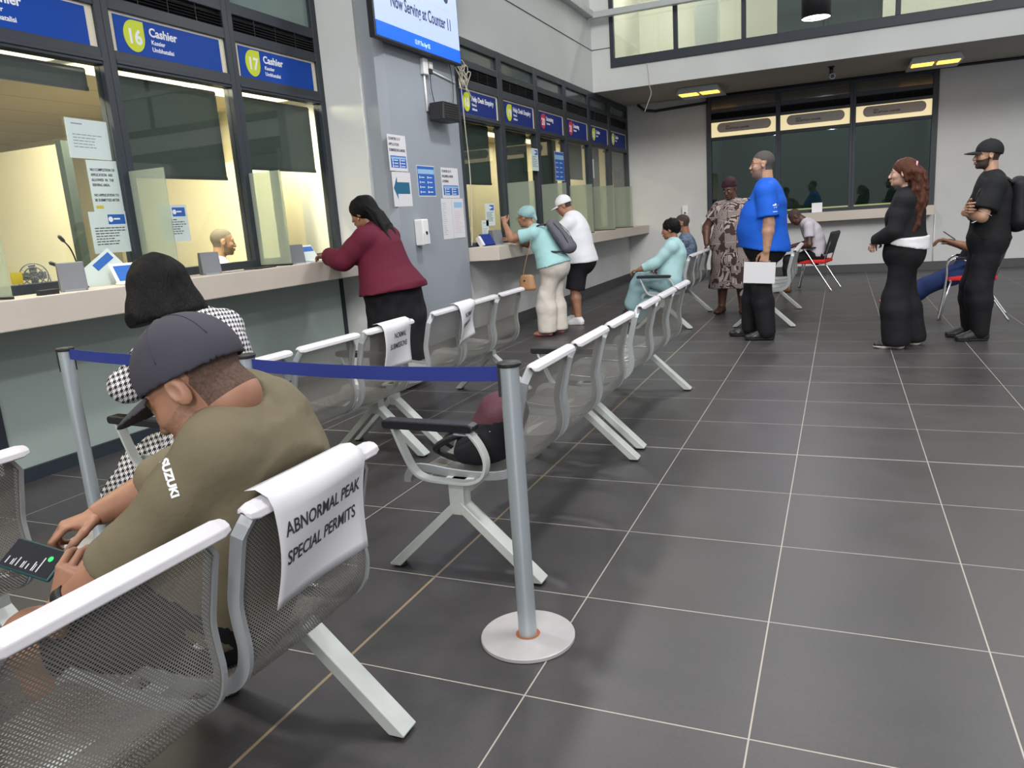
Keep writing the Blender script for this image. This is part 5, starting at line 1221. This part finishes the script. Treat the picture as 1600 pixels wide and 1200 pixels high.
cap(p, fabric('charcoal cap', (.050, .048, .062), .75, .15), .078)
mb = MB(); el, w = p.arm['L']; d = unit(w - el); mb.tube([tuple(w - d * .045), tuple(w - d * .015)], .041, 20); mb.build('wrist_band', M['black'], p.o)
# the phone
r = empty('mobile_phone', (-.285, -3.20, .662)); r.rotation_euler = (.62, .13, .02); tag(r, 'dark phone in a teal case held by the man in olive shirt', 'phone')
MB().box(-.085, .085, -.040, .040, -.006, .004).build('case', mat('dark teal case', (.015, .06, .065), .4), r, .006)
MB().box(-.079, .079, -.035, .035, .004, .0052).build('screen', mat('dark phone screen', (.01, .01, .012), .1), r)
mb = MB(); rr = random.Random(4)
for k in range(7):
    xx = -.066 + .017 * k; mb.box(xx, xx + .003, -.028, -.028 + rr.uniform(.012, .04), .0052, .0056)
    if k % 2: mb.box(xx + .006, xx + .008, -.028, -.010, .0052, .0056)
mb.build('screen_lines', mat('screen glyphs', (.4, .4, .42), emit=((.6, .6, .65), .35)), r); mb = MB(); mb.cyl((.052, .010, .0052), (.052, .010, .0057), .007, n=16); mb.build('green_button', mat('green screen dot', (.0, .4, .1), emit=((.05, .7, .15), .6)), r)

# ---- 2 the woman in houndstooth
p = Human(1.62, (-1.22, -1.67), 183, (-1.15, -1.67, .545, 1), lean=(-4, 34), fem=True, wide=1.54, deep=1.45, belly=.3, limb=1.40, head=(16, -4, 0), hs=1.08, top=.85, headoff=(.0, .075, -.0), shw=1.0)
p.setarm('L', (-1.60, -1.82, .74), (-.1, 1.0, -.6), world=True, curl=(20, 30, 20)); p.setarm('R', (-1.56, -1.46, .74), (-.5, -1.2, -.6), world=True)
p.setleg('L', (-1.92, -1.72, .085), (.3, .25, 1), world=True); p.setleg('R', (-1.84, -1.50, .085), (1, -.1, 1), world=True)
p.body('person', BROWN, 'seated woman in houndstooth coat with black bob hair, behind the charcoal cap', hres=.006)
p.shirt('coat', M['hound'], .020, -.18, 1.95, .02, (.002, 20, 5), hemflare=.03, longflare=.014)
p.pants('trousers', M['hound'], .022, .10, 2.0, .055, .035); p.shoes(SHOE)
def bob(v):
    v.ell((-.02, 0, .045), (.122, .112, .106), k=.02)
    for q in (-1, 1): v.cone((-.01, .078 * q, .03), (-.02, .145 * q, -.115), .050, .058, .04); v.cone((-.05, .06 * q, .02), (-.080, .08 * q, -.13), .065, .060, .04)
    v.cone((-.06, 0, .02), (-.09, 0, -.125), .08, .065, .04); v.ell((.10, 0, -.06), (.075, .058, .13), k=.015, op='cut'); v.folds(.0022, 60, 3, (0, 1, .15)); v.plane((0, 0, -.145), (0, 0, -1))
p.headcloth('hair', BLACKH, bob, res=.006)
o = MB().box(-.003, .003, -.06, .06, 0, .12).build('paper_sheet', M['paper']); o.matrix_world = Matrix.Translation((-1.62, -1.42, .86)) @ Matrix.Rotation(.2, 4, 'X') @ Matrix.Rotation(-.5, 4, 'Y'); tag(o, 'corner of white paper showing beside the black bob hair', 'paper')

# ---- 3 the woman in maroon
p = Human(1.64, (-2.12, 1.42), 180, (-2.10, 1.40, .885, 1), lean=(6, 26), fem=True, wide=1.45, deep=1.55, belly=.25, limb=1.35, head=(16, 6, 0), hips=1.15, bust=1.1)
p.setarm('L', (-2.62, 1.24, 1.18), (-.3, .9, -1), world=True, f=(1, .0, .15)); p.setarm('R', (-2.62, 1.46, 1.18), (-.3, -1, -1), world=True, f=(1, .2, .1))
p.setleg('L', (.02, .11, .085)); p.setleg('R', (-.03, -.11, .085))
p.body('person', BROWN, 'standing woman in maroon blouse and black skirt leaning at the cashier counter')
MAR = fabric('maroon', (.115, .012, .030), .8, .5)
p.shirt('blouse', MAR, .034, -.08, 1.92, .02, (.0022, 22, 7), hemflare=.04, longflare=.012)
v = p.vol(.012); p.torso(v, .006, -1, .3); v.eseg(p.pt(.08), (-.02, 0, .60), (.275, .225), (.275, .240), (0, 1, 0), .04); v.eseg((-.02, 0, .60), (-.03, 0, .06), (.275, .240), (.30, .275), (0, 1, 0), .04); v.plane((0, 0, .09), (0, 0, -1)); v.plane(p.pt(.20), unit(p.pt(.2) - p.pt(.1)))
v.folds(.0045, 34, 9, (0, 1, 0.02)); v.folds(.004, 34, 12, (1, .2, 0.02)); p.cloth('skirt', v, fabric('black skirt', (.011, .010, .013), .8)); p.shoes(SHOE)
def braids(v):
    v.ell((-.03, 0, .046), (.122, .102, .106), k=.02); v.cone((-.08, 0, .05), (-.14, 0, -.12), .08, .06, .04)
    rr = random.Random(2)
    for k in range(24):
        y = -.09 + .0165 * (k % 12); o_ = .035 * (k // 12); q = [(-.07 - o_, y * .7, .05), (-.125 - o_, y * .8, -.05), (-.155 - o_, y + .0, -.17), (-.175 - o_ + rr.uniform(-.02, .02), y, -.32), (-.185 - o_ + rr.uniform(-.02, .03), y, -.54 + rr.uniform(-.05, .04))]
        for a, b in zip(q, q[1:]): v.cone(a, b, .020, .017, .006)
    v.ell((.105, 0, -.03), (.055, .085, .085), k=.01, op='cut'); v.folds(.0015, 120, 3)
p.headcloth('hair', BLACKH, braids, lo=(-.34, -.18, -.64), res=.006)
mb = MB(); a, f = ball_mesh(p.hp((0.0, .088, -.045)), .010, 6); mb.add([tuple(q) for q in a], [tuple(q) for q in f], 0, True); mb.build('earring', mat('gold', (.7, .45, .12), .3, 1.0), p.o)

# ---- 4 the woman with the head wrap and backpack
p = Human(1.58, (-1.72, 4.22), 180, (-1.63, 4.22, .84, 1), lean=(12, 44), fem=True, wide=1.20, deep=1.25, belly=.2, limb=1.15, head=(8, -5, 0), hips=1.1, bust=1.0)
p.setarm('L', (-2.17, 4.10, 1.345), (.6, .6, -1), world=True, f=(.15, 0, 1), n=(.2, -1, 0), curl=(70, 80, 50)); p.setarm('R', (-2.22, 4.35, 1.15), (-.2, -.8, -1), world=True)
p.setleg('L', (.0, .10, .085)); p.setleg('R', (-.08, -.10, .085))
p.body('person', TAN, 'woman in pale teal head wrap and top raising her fist at the help desk window')
TEAL = fabric('pale teal', (.33, .56, .56), .85, .5)
p.shirt('top', TEAL, .016, -.03, .62, .016, (.002, 24, 2), hemflare=.03)
p.pants('trousers', fabric('cream linen', (.60, .56, .50), .85, .7), .018, .10, 2.0, .055, .028, (.003, 26, 5), zmin=.05); p.shoes(mat('pink sandal', (.45, .16, .15), .6), top=.03, name='sandal')
def wrap(v):
    v.ell((-.025, 0, .048), (.120, .096, .096), k=.02); v.plane((.03, 0, .030), (.45, 0, -1)); v.cone((-.12, 0, .03), (-.14, 0, -.06), .028, .015, .03); v.folds(.0035, 46, 3, (.3, .3, 1))
p.headcloth('head_wrap', fabric('head wrap', (.26, .42, .43), .85, .4), wrap); glasses(p)
# her grey backpack
def place(o, h): o.matrix_world = h.Mw @ o.matrix_world
bk = empty('backpack', (0, 0, 0)); c = p.pt(.50, -.215); up = unit(p.pt(.8) - p.pt(.3)); fw = p.fwd; 
Rb = Matrix(((fw[0], 0, up[0], c[0]), (fw[1], 1, up[1], c[1]), (fw[2], 0, up[2], c[2]), (0, 0, 0, 1))); bk.matrix_world = p.Mw @ Rb
tag(bk, 'slim grey backpack worn by the woman in pale teal head wrap', 'backpack')
v = Vol((-.12, -.2, -.3), (.12, .2, .3), .009); v.eseg((0, 0, -.17), (0, 0, .16), (.152, .078), (.128, .066), (0, 1, 0), .03); v.folds(.0015, 30, 2); a, f = v.mesh(); GB_ = fabric('grey canvas', (.115, .115, .135), .85, .2)
link('bag_body', np_mesh('bag_body', [(smoothed(a, f), f, 0)], [GB_]), bk)
mb = MB()
for q in (-1, 1): mb.tube([(-.045, .095 * q, .15 - .0 * q), (-.068, .108 * q, .0), (-.052, .112 * q, -.14)], .004, 6)
mb.build('zip', M['black'], bk); mb = MB()
for q in (-1, 1): mb.tube(catmull([(.05, .08 * q, .20), (.13, .11 * q, .24), (.22, .13 * q, .17), (.25, .135 * q, .02), (.14, .15 * q, -.12), (.04, .11 * q, -.18)], 4), .012, 6)
mb.build('strap', M['black'], bk)
hb = empty('handbag', (0, 0, 0)); hb.matrix_world = Matrix.Translation((-1.88, 3.98, .66)); tag(hb, 'small tan handbag hanging at the hip of the woman in head wrap', 'handbag')
TANB = mat('tan leather', (.36, .19, .09), .45); v = Vol((-.14, -.09, -.15), (.14, .09, .15), .006); v.eseg((0, 0, -.065), (0, 0, .06), (.108, .05), (.086, .038), (1, 0, 0), .02); v.plane((0, 0, .088), (0, 0, 1)); v.plane((0, 0, -.095), (0, 0, -1)); a, f = v.mesh(); link('bag_body', np_mesh('bag_body', [(smoothed(a, f), f, 0)], [TANB]), hb)
mb = MB(); mb.cyl((-.02, -.042, .02), (-.02, -.048, .02), .011, n=12); mb.build('clasp', M['black'], hb); mb = MB(); mb.tube(catmull([(-.05, 0, .08), (.0, -.01, .24), (.06, .0, .42), (.06, .12, .60), (.0, .24, .55)], 5), .005, 6); mb.build('shoulder_strap', TANB, hb)

# ---- 5 the man in white shirt and white cap
p = Human(1.66, (-1.64, 5.12), 180, (-1.60, 5.12, .86, 1), lean=(2, 16), wide=1.28, deep=1.55, belly=.30, limb=1.2, head=(24, 10, 0))
p.setarm('L', (-2.10, 4.92, 1.15), (-.4, .7, -1), world=True, f=(1, -.3, 0)); p.setarm('R', (-2.10, 5.22, 1.15), (-.4, -.7, -1), world=True, f=(1, .3, 0))
p.setleg('L', (-.02, .11, .085)); p.setleg('R', (.10, -.11, .085))
p.body('person', TAN, 'man in white shirt, black shorts and white cap leaning on the help desk counter', hair_region=short_hair(), mats=(STUB,), face=dict(fat=.7))
WH = fabric('white shirt', (.72, .73, .76), .85, .4); p.shirt('shirt', WH, .026, -.14, .82, .022, (.002, 24, 3), hemflare=.02); p.collar(WH)
p.pants('shorts', fabric('black shorts', (.012, .012, .014)), .024, .12, 1.0, .04); p.shoes(mat('white trainer', (.75, .75, .76), .5), SOLEW, .009); cap(p, fabric('white cap', (.75, .75, .76), .8, .15)); glasses(p)

# ---- 6 the seated woman in pale teal
p = Human(1.52, (-.36, 4.86), 180, (-.36, 4.86, .545, 1), lean=(-14, 12), fem=True, wide=1.25, deep=1.3, belly=.3, limb=1.25, head=(6, 2, 0), bust=1.1, headoff=(-.01, 0, -.03))
p.setarm('L', (-.72, 4.66, .70), (-.6, .5, -1), world=True, f=(1, -.2, -.1)); p.setarm('R', (-.72, 4.95, .68), (-.6, -.5, -1), world=True)
p.setleg('R', (.46, -.10, .085), (1, 0, 1)); p.setleg('L', (.52, -.08, .27), (.1, .1, 1), 0, fpitch=35)
p.body('person', BROWN, 'seated woman in pale teal blouse and trousers on the far bench', hres=.006)
T2 = fabric('light teal', (.36, .56, .57), .85, .5); p.shirt('blouse', T2, .016, -.12, 1.78, .012, (.002, 24, 8)); p.pants('trousers', fabric('faded teal', (.30, .47, .50), .85, .6), .022, .10, 1.9, .045, .02); p.shoes(mat('dark sandal', (.03, .015, .015), .5), top=.03, name='sandal')
def short_fro(v): v.ell((-.028, 0, .045), (.112, .094, .100), k=.02); v.ell((-.09, 0, .0), (.045, .06, .06), k=.03); v.ell((.115, 0, -.03), (.068, .085, .082), k=.01, op='cut'); v.folds(.0022, 140, 3)
p.headcloth('hair', BLACKH, short_fro)
# ---- 7 the boy behind her
p = Human(1.55, (-.38, 5.80), 180, (-.38, 5.80, .55, 1), lean=(-12, 12), wide=1.05, deep=1.05, head=(4, 0, 0), headoff=(0, 0, .0))
p.setarm('L', (.34, .12, .66), (-.5, .4, -1)); p.setarm('R', (.34, -.12, .66), (-.5, -.4, -1)); seatlegs(p)
p.body('person', BROWN, 'boy in grey blue shirt seated behind the woman in pale teal', hres=.006, hair_region=short_hair(), mats=(STUB,))
p.shirt('shirt', fabric('grey blue print', (.10, .14, .20), .85, .3, noise=(60, .8)), .014, -.1, .6); p.pants('trousers', JEANB); p.shoes(SHOE)

# ---- 8 the woman in the printed dress
p = Human(1.68, (.19, 5.98), -96, (.20, 6.0, .90, 1), lean=(0, 8), fem=True, wide=1.42, deep=1.45, belly=.30, limb=1.3, head=(22, -16, 0), bust=1.2, hips=1.1)
p.setarm('R', (-.125, 5.90, .905), (-.5, -1, -.2), world=True, f=(.35, -.2, -1), n=(-.2, 1, 0)); p.setarm('L', (.50, 5.86, .86), (-.5, 1, -.2), world=True)
p.setleg('L', (.03, .13, .085), foot=12); p.setleg('R', (.06, -.13, .085), foot=-12)
p.body('person', DARK, 'standing woman in brown and beige printed dress and dark head wrap')
v = p.vol(.012); p.torso(v, .020, -1, .9, .03); v.eseg(p.pt(.86), p.pt(.97), (.15, .11), (.085, .075), p.side, .03)
for e in 'LR': v.cone(p.pt(.90), p.sh[e], .08, .08, .035); p.armshape(v, e, .018, .62, .025, .02)
v.eseg(p.pt(.2), (0.0, 0, .70), (.215, .18), (.27, .22), (0, 1, 0), .05); v.eseg((.0, 0, .70), (0.0, 0, .28), (.27, .22), (.31, .25), (0, 1, 0), .05); v.plane((0, 0, .33), (0, 0, -1)); v.folds(.004, 22, 5, (0, 1, .05)); v.folds(.002, 24, 6); p.cloth('dress', v, M['dress']); p.shoes(mat('brown shoe', (.06, .025, .018), .5))
p.headcloth('head_wrap', fabric('dark maroon wrap', (.040, .014, .020), .85, .4), lambda v: (v.ell((-.02, 0, .055), (.112, .093, .098), k=.02), v.plane((.03, 0, .040), (.3, 0, -1)), v.folds(.003, 50, 4, (.2, .2, 1))))

# ---- 9 the man in blue polo
p = Human(1.87, (.73, 3.93), 180, (.78, 3.93, .98, 1), lean=(-9, 10), wide=1.22, deep=1.36, top=.4, belly=.50, limb=1.22, head=(-2, 4, 0), hs=1.05, headoff=(.01, 0, 0))
p.setarm('L', (.80, 3.655, .865), (-1, .35, 0), world=True, f=(.22, .0, -1), n=(-.1, -1, 0), curl=(38, 48, 35)); p.setarm('R', (.60, 4.18, .86), (-1, -.3, 0), world=True)
p.setleg('L', (-.06, .12, .095), foot=4); p.setleg('R', (.13, -.13, .095))
p.body('person', OLIVE_SK, 'tall heavy man in bright blue polo shirt holding a white sheet', hres=.0045, fres=.004, face=dict(fat=.9, nose=1.1), mats=(GREYH, mat('grey stubble skin', (.20, .12, .085), .6)), hair_region=beard(short_hair(.01), -.05, 2)); glasses(p)
BLU = fabric('royal blue polo', (.008, .095, .52), .75, .35); p.shirt('polo_shirt', BLU, .020, -.12, .80, .026, (.0022, 20, 6), hemflare=.035, res=.010); sh = p.o.children[-1]; p.collar(BLU, .066, .035)
p.pants('trousers', JEANB, .012, .02, 2.0, .030, .012, (.0022, 26, 3)); p.shoes(SHOE, M['black'], .009)
decal('*', .10, M['lett'], sh.data, p.l((.885, 3.6, 1.285)), (-1, 0, 0), (0, 0, 1), (0, -1, 0), p.o, .003)
decal('_____', .014, M['lett'], sh.data, p.l((.885, 3.6, 1.285)), (-1, 0, 0), (0, 0, 1), (0, -1, 0), p.o, .0015); decal('~~~', .03, M['lett'], sh.data, p.l((.60, 3.75, 1.42)), (-1, 0, 0), (0, 0, 1), (0, -1, 0), p.o, .001)
o = MB().box(-.15, .15, -.0015, .0015, -.105, .105).build('white_sheet', M['paper']); o.matrix_world = Matrix.Translation((.735, 3.655, .70)) @ Matrix.Rotation(.06, 4, 'Y') @ Matrix.Rotation(.06, 4, 'X'); tag(o, 'white sheet of paper held by the man in blue polo', 'paper')

# ---- 10 the seated man bent over papers
p = Human(1.70, (1.12, 8.33), 184, (1.14, 8.33, .57, 1), lean=(-2, 42), wide=1.05, deep=1.1, head=(48, 0, 0), headoff=(.0, 0, -.03))
p.setarm('L', (.82, 8.18, .70), (-.6, .5, -1), world=True); p.setarm('R', (.80, 8.40, .70), (-.6, -.5, -1), world=True); p.setleg('L', (.72, 8.20, .085), (1, 0, 1), world=True); p.setleg('R', (.70, 8.45, .085), (1, 0, 1), world=True)
p.body('person', DEEP, 'seated man in pale grey t-shirt bent over papers on red chair', hres=.006, hair_region=short_hair(), mats=(STUB,))
p.shirt('shirt', fabric('pale grey', (.46, .43, .47), .85, .4), .016, -.08, .62); p.pants('trousers', JEANB); p.shoes(mat('brown boot', (.16, .06, .025), .5))
o = MB().box(-.11, .11, -.15, .15, -.002, .002).build('paper_sheets', M['paper']); o.matrix_world = Matrix.Translation((.76, 8.28, .655)) @ Matrix.Rotation(-.3, 4, 'Y'); tag(o, 'white papers on the lap of the seated man bent forward', 'papers')

# ---- 11 the woman in black with long curly hair
p = Human(1.63, (1.99, 3.42), 168, (2.0, 3.42, .87, 1), lean=(-3, 4), fem=True, wide=1.12, deep=1.25, belly=.12, limb=1.06, head=(-2, 6, 0), bust=1.0, hips=1.02)
p.setarm('L', (.22, .08, .96), (-.6, 1, -.7), f=(.4, -1, -.3)); p.setarm('R', (.22, -.04, .96), (-.6, -1, -.7), f=(.4, 1, -.3)); p.setleg('L', (.02, .10, .085), foot=4); p.setleg('R', (-.08, -.11, .085))
p.body('person', (.50, .31, .23), 'woman in black jacket and wide black trousers with long curly brown hair', hres=.0045, fres=.004)
BJ = fabric('black jacket', (.012, .012, .014), .85, .5); p.shirt('jacket', BJ, .026, .14, 1.95, .02, (.0025, 22, 3), hemflare=-.005, longflare=.012); p.collar(BJ, .075, .05, .3, 'hood_collar')
v = p.vol(.011); v.eseg(p.pt(.26), p.pt(.02), (p.tor[1][1] + .030, p.tor[1][2] + .032), (p.tor[1][1] + .034, p.tor[1][2] + .036), p.side, .03); v.plane(p.pt(.24), p.up); v.plane(p.pt(.105), -(p.up - .30 * p.fwd)); v.folds(.002, 40, 2, (0, .1, 1)); p.cloth('undershirt', v, fabric('white undershirt', (.70, .70, .72)))
p.pants('trousers', JEANB, .016, .20, 2.0, .070, .034, (.003, 26, 6), zmin=.035); p.shoes(M['black'], SOLEW, .008)
def curls(v):
    v.ell((-.028, 0, .040), (.108, .090, .100), k=.02); rr = random.Random(8)
    for k in range(46):
        y = rr.uniform(-.12, .12); x0 = -.03 - rr.uniform(0, .11); L_ = rr.uniform(.44, .58); q = [(x0 + .03, y * .6, .06)]; ph = rr.uniform(0, 6)
        for j in range(1, 10): t = j / 9; q.append((x0 - .050 * math.sin(t * 3.0) + .012 * math.sin(ph + t * 16) - .01, y * (1 + .35 * t) + .012 * math.cos(ph + t * 16), .06 - L_ * t))
        for a, b in zip(q, q[1:]): v.cone(a, b, .024, .021, .010)
    v.cone((-.03, .07, .03), (-.045, .085, -.06), .024, .02, .02); v.cone((-.03, -.07, .03), (-.045, -.085, -.06), .024, .02, .02)
    v.ell((.108, 0, -.035), (.070, .085, .088), k=.01, op='cut'); v.folds(.0016, 130, 3)
p.headcloth('hair', BRH, curls, lo=(-.34, -.22, -.60), res=.006)
mb = MB(); c = p.hp((-.115, .04, .07)); mb.tube([tuple(c + p.HR @ V3(.0, .028 * math.cos(a), .022 * math.sin(a))) for a in np.linspace(0, 6.28, 12, endpoint=False)], .008, 6, closed=True); mb.build('hair_clip', mat('pink flower clip', (.70, .35, .42), .5), p.o)

# ---- 12 the man in black with the backpack
p = Human(1.78, (2.68, 3.84), 180, (2.70, 3.84, .92, 1), lean=(-4, 5), wide=1.05, deep=1.15, limb=1.1, head=(-2, 5, 0))
p.setarm('L', (2.50, 3.83, 1.165), (-.1, 1.1, -1.1), world=True, f=(-.1, -1, .1), n=(-1, 0, -.1), curl=(20, 30, 20)); p.setarm('R', (2.52, 3.74, 1.20), (-.1, -1.1, -1), world=True, f=(.35, 1, .05), n=(-1, .2, 0), curl=(35, 40, 25)); p.setleg('L', (.02, .11, .09), foot=6); p.setleg('R', (.07, -.11, .09))
p.body('person', OLIVE_SK, 'bearded man in black shirt, trousers and black cap with folded arms', hres=.0045, fres=.004, mats=(STUB,), hair_region=beard(short_hair(), -.040, 1))
BS = fabric('black shirt', (.012, .013, .014), .85, .5); p.shirt('shirt', BS, .022, -.02, .78, .028, (.0025, 22, 9), hemflare=.01); p.collar(BS); p.pants('trousers', JEANB, .020, .10, 2.0, .016, .022, (.003, 30, 8)); p.shoes(mat('black trainer', (.014, .014, .015), .5), M['black'], .010); cap(p, fabric('black cap', (.013, .014, .016), .8, .2), .085)
bk = empty('backpack', (0, 0, 0)); bk.matrix_world = Matrix.Translation((2.915, 3.84, 1.22)); tag(bk, 'bulky black backpack worn by the man in black cap', 'backpack')
v = Vol((-.17, -.22, -.32), (.19, .22, .32), .010); v.eseg((0, 0, -.16), (-.01, 0, .15), (.155, .098), (.13, .080), (0, 1, 0), .03); v.ell((.085, 0, -.09), (.05, .12, .11), k=.02); v.folds(.003, 26, 2); a, f = v.mesh(); link('bag_body', np_mesh('bag_body', [(smoothed(a, f), f, 0)], [fabric('black nylon', (.011, .012, .014), .6, .3)]), bk)
mb = MB()
for q in (-1, 1): mb.tube(catmull([(-.06, .09 * q, .17), (-.17, .115 * q, .24), (-.30, .13 * q, .16), (-.345, .135 * q, .03), (-.25, .17 * q, -.10), (-.08, .12 * q, -.17)], 4), .013, 6)
mb.build('strap', M['black'], bk)
o = MB().box(-.055, .055, -.001, .001, -.04, .04).build('white_card', M['white']); o.matrix_world = Matrix.Translation((2.625, 3.60, 1.155)) @ Matrix.Rotation(PI / 2, 4, 'X') @ Matrix.Rotation(-.5, 4, 'Z'); tag(o, 'white card in the hand of the man with folded arms', 'card')
o = MB().box(-.035, .035, -.001, .001, -.05, .05).build('pale_leaflet', TEAL); o.matrix_world = Matrix.Translation((2.565, 3.63, 1.09)) @ Matrix.Rotation(PI / 2, 4, 'X') @ Matrix.Rotation(.5, 4, 'Z'); tag(o, 'small teal leaflet under the white card of the man in black', 'leaflet')

# ---- 13 the person in jeans stretched out on the red chair
p = Human(1.75, (2.79, 5.15), 182, (2.75, 5.15, .57, 1), lean=(-25, -4), head=(20, 0, 0))
p.setarm('L', (2.54, 5.00, .84), (-.6, .5, -1), world=True); p.setarm('R', (2.54, 5.26, .82), (-.6, -.5, -1), world=True); p.setleg('L', (1.93, 5.06, .11), (1, 0, 1), world=True, fpitch=-50); p.setleg('R', (1.97, 5.22, .11), (1, 0, 1), world=True, fpitch=-50)
p.body('person', BROWN, 'seated person in blue jeans stretching out behind the woman in black', hres=.006, hair_region=short_hair(), mats=(STUB,))
p.shirt('shirt', fabric('dark shirt', (.014, .014, .018)), .016, -.08, .7); p.pants('jeans', fabric('blue denim', (.018, .035, .115), .85, .5, noise=(200, .15)), .018, .12, 2.0, .03, .012); p.shoes(SHOE)
o = MB().box(-.004, .004, -.036, .036, -.07, .07).build('mobile_phone', M['black'], bevel=.003); o.matrix_world = Matrix.Translation((2.52, 5.00, .905)) @ Matrix.Rotation(-.9, 4, 'Y'); tag(o, 'small black phone held above the blue jeans', 'phone')

# ---- 14 the clerk behind the glass
p = Human(1.74, (-3.66, 1.02), 52, (-3.68, .98, .655, 1), lean=(0, 12), wide=1.15, deep=1.2, head=(4, 0, 0))
p.setarm('L', (.34, .16, 1.06), (-.5, .5, -1)); p.setarm('R', (.34, -.16, 1.06), (-.5, -.5, -1)); p.setleg('L', (.20, .12, .085), (1, 0, 1)); p.setleg('R', (.20, -.12, .085), (1, 0, 1))
p.body('person', OLIVE_SK, 'clerk in white shirt with grey hair sitting behind the cashier glass', hres=.006, mats=(mat('grey brown hair', (.16, .135, .11), .8), mat('grey stubble skin', (.20, .12, .085), .6)), hair_region=beard(short_hair(), -.05, 2))
W2 = fabric('white work shirt', (.66, .66, .62)); p.shirt('shirt', W2, .016, -.1, .7); p.collar(W2); p.pants('trousers', JEANB)
r = empty('office_stool', (-3.70, .96, 0)); tag(r, 'stool of the clerk behind the cashier glass', 'stool')
MB().lathe([(0, .52), (.18, .52), (.19, .54), (.18, .565), (0, .57)], 24).build('seat', M['black'], r); MB().cyl((0, 0, .03), (0, 0, .52), .025).build('column', M['chrome'], r); MB().lathe([(0, 0), (.22, 0), (.22, .02), (.03, .04), (0, .04)], 24).build('base', M['black'], r)

# ------------------------------------------------------------------ the maroon and black backpack on the bench
bk = empty('backpack', (.14, -1.56, .425), -.1); tag(bk, 'maroon and black backpack lying on the near seat of the second bench', 'backpack')
v = Vol((-.25, -.2, -.05), (.22, .2, .32), .008); v.eseg((.02, 0, .06), (.09, 0, .19), (.15, .10), (.13, .09), (0, 1, 0), .04); v.eseg((-.06, 0, .05), (.05, 0, .07), (.14, .06), (.15, .07), (0, 1, 0), .04); v.folds(.0075, 26, 3); v.plane((0, 0, -.002), (0, 0, -1)); v.plane((.155, 0, .1), (1, 0, -.15)); a, f = v.mesh(); a = smoothed(a, f)
fc = a[f].mean(1); mi = (fc[:, 2] > .165 + .15 * fc[:, 0]).astype(int)
link('bag_body', np_mesh('bag_body', [(a, f, mi)], [fabric('black bag nylon', (.014, .014, .018), .7, .5), fabric('maroon bag nylon', (.085, .030, .042), .7, .5)]), bk)
mb = MB(); mb.tube(catmull([(.0, -.06, .12), (-.10, -.10, .10), (-.19, -.10, .05), (-.20, -.06, .015), (-.10, -.10, .01), (.02, -.13, .02)], 6), .014, 8); mb.tube(catmull([(.0, .02, .13), (-.12, .0, .12), (-.20, -.02, .06), (-.18, -.0, .02)], 6), .010, 8); mb.build('strap', M['black'], bk)
MB().box(-.02, .03, -.142, -.136, .06, .085).build('leather_tag', mat('tan tag', (.40, .26, .15), .6), bk); mb = MB(); mb.tube(catmull([(-.08, -.128, .12), (.0, -.14, .125), (.1, -.135, .15)], 4), .004, 6); mb.build('zip', M['inkg'], bk)
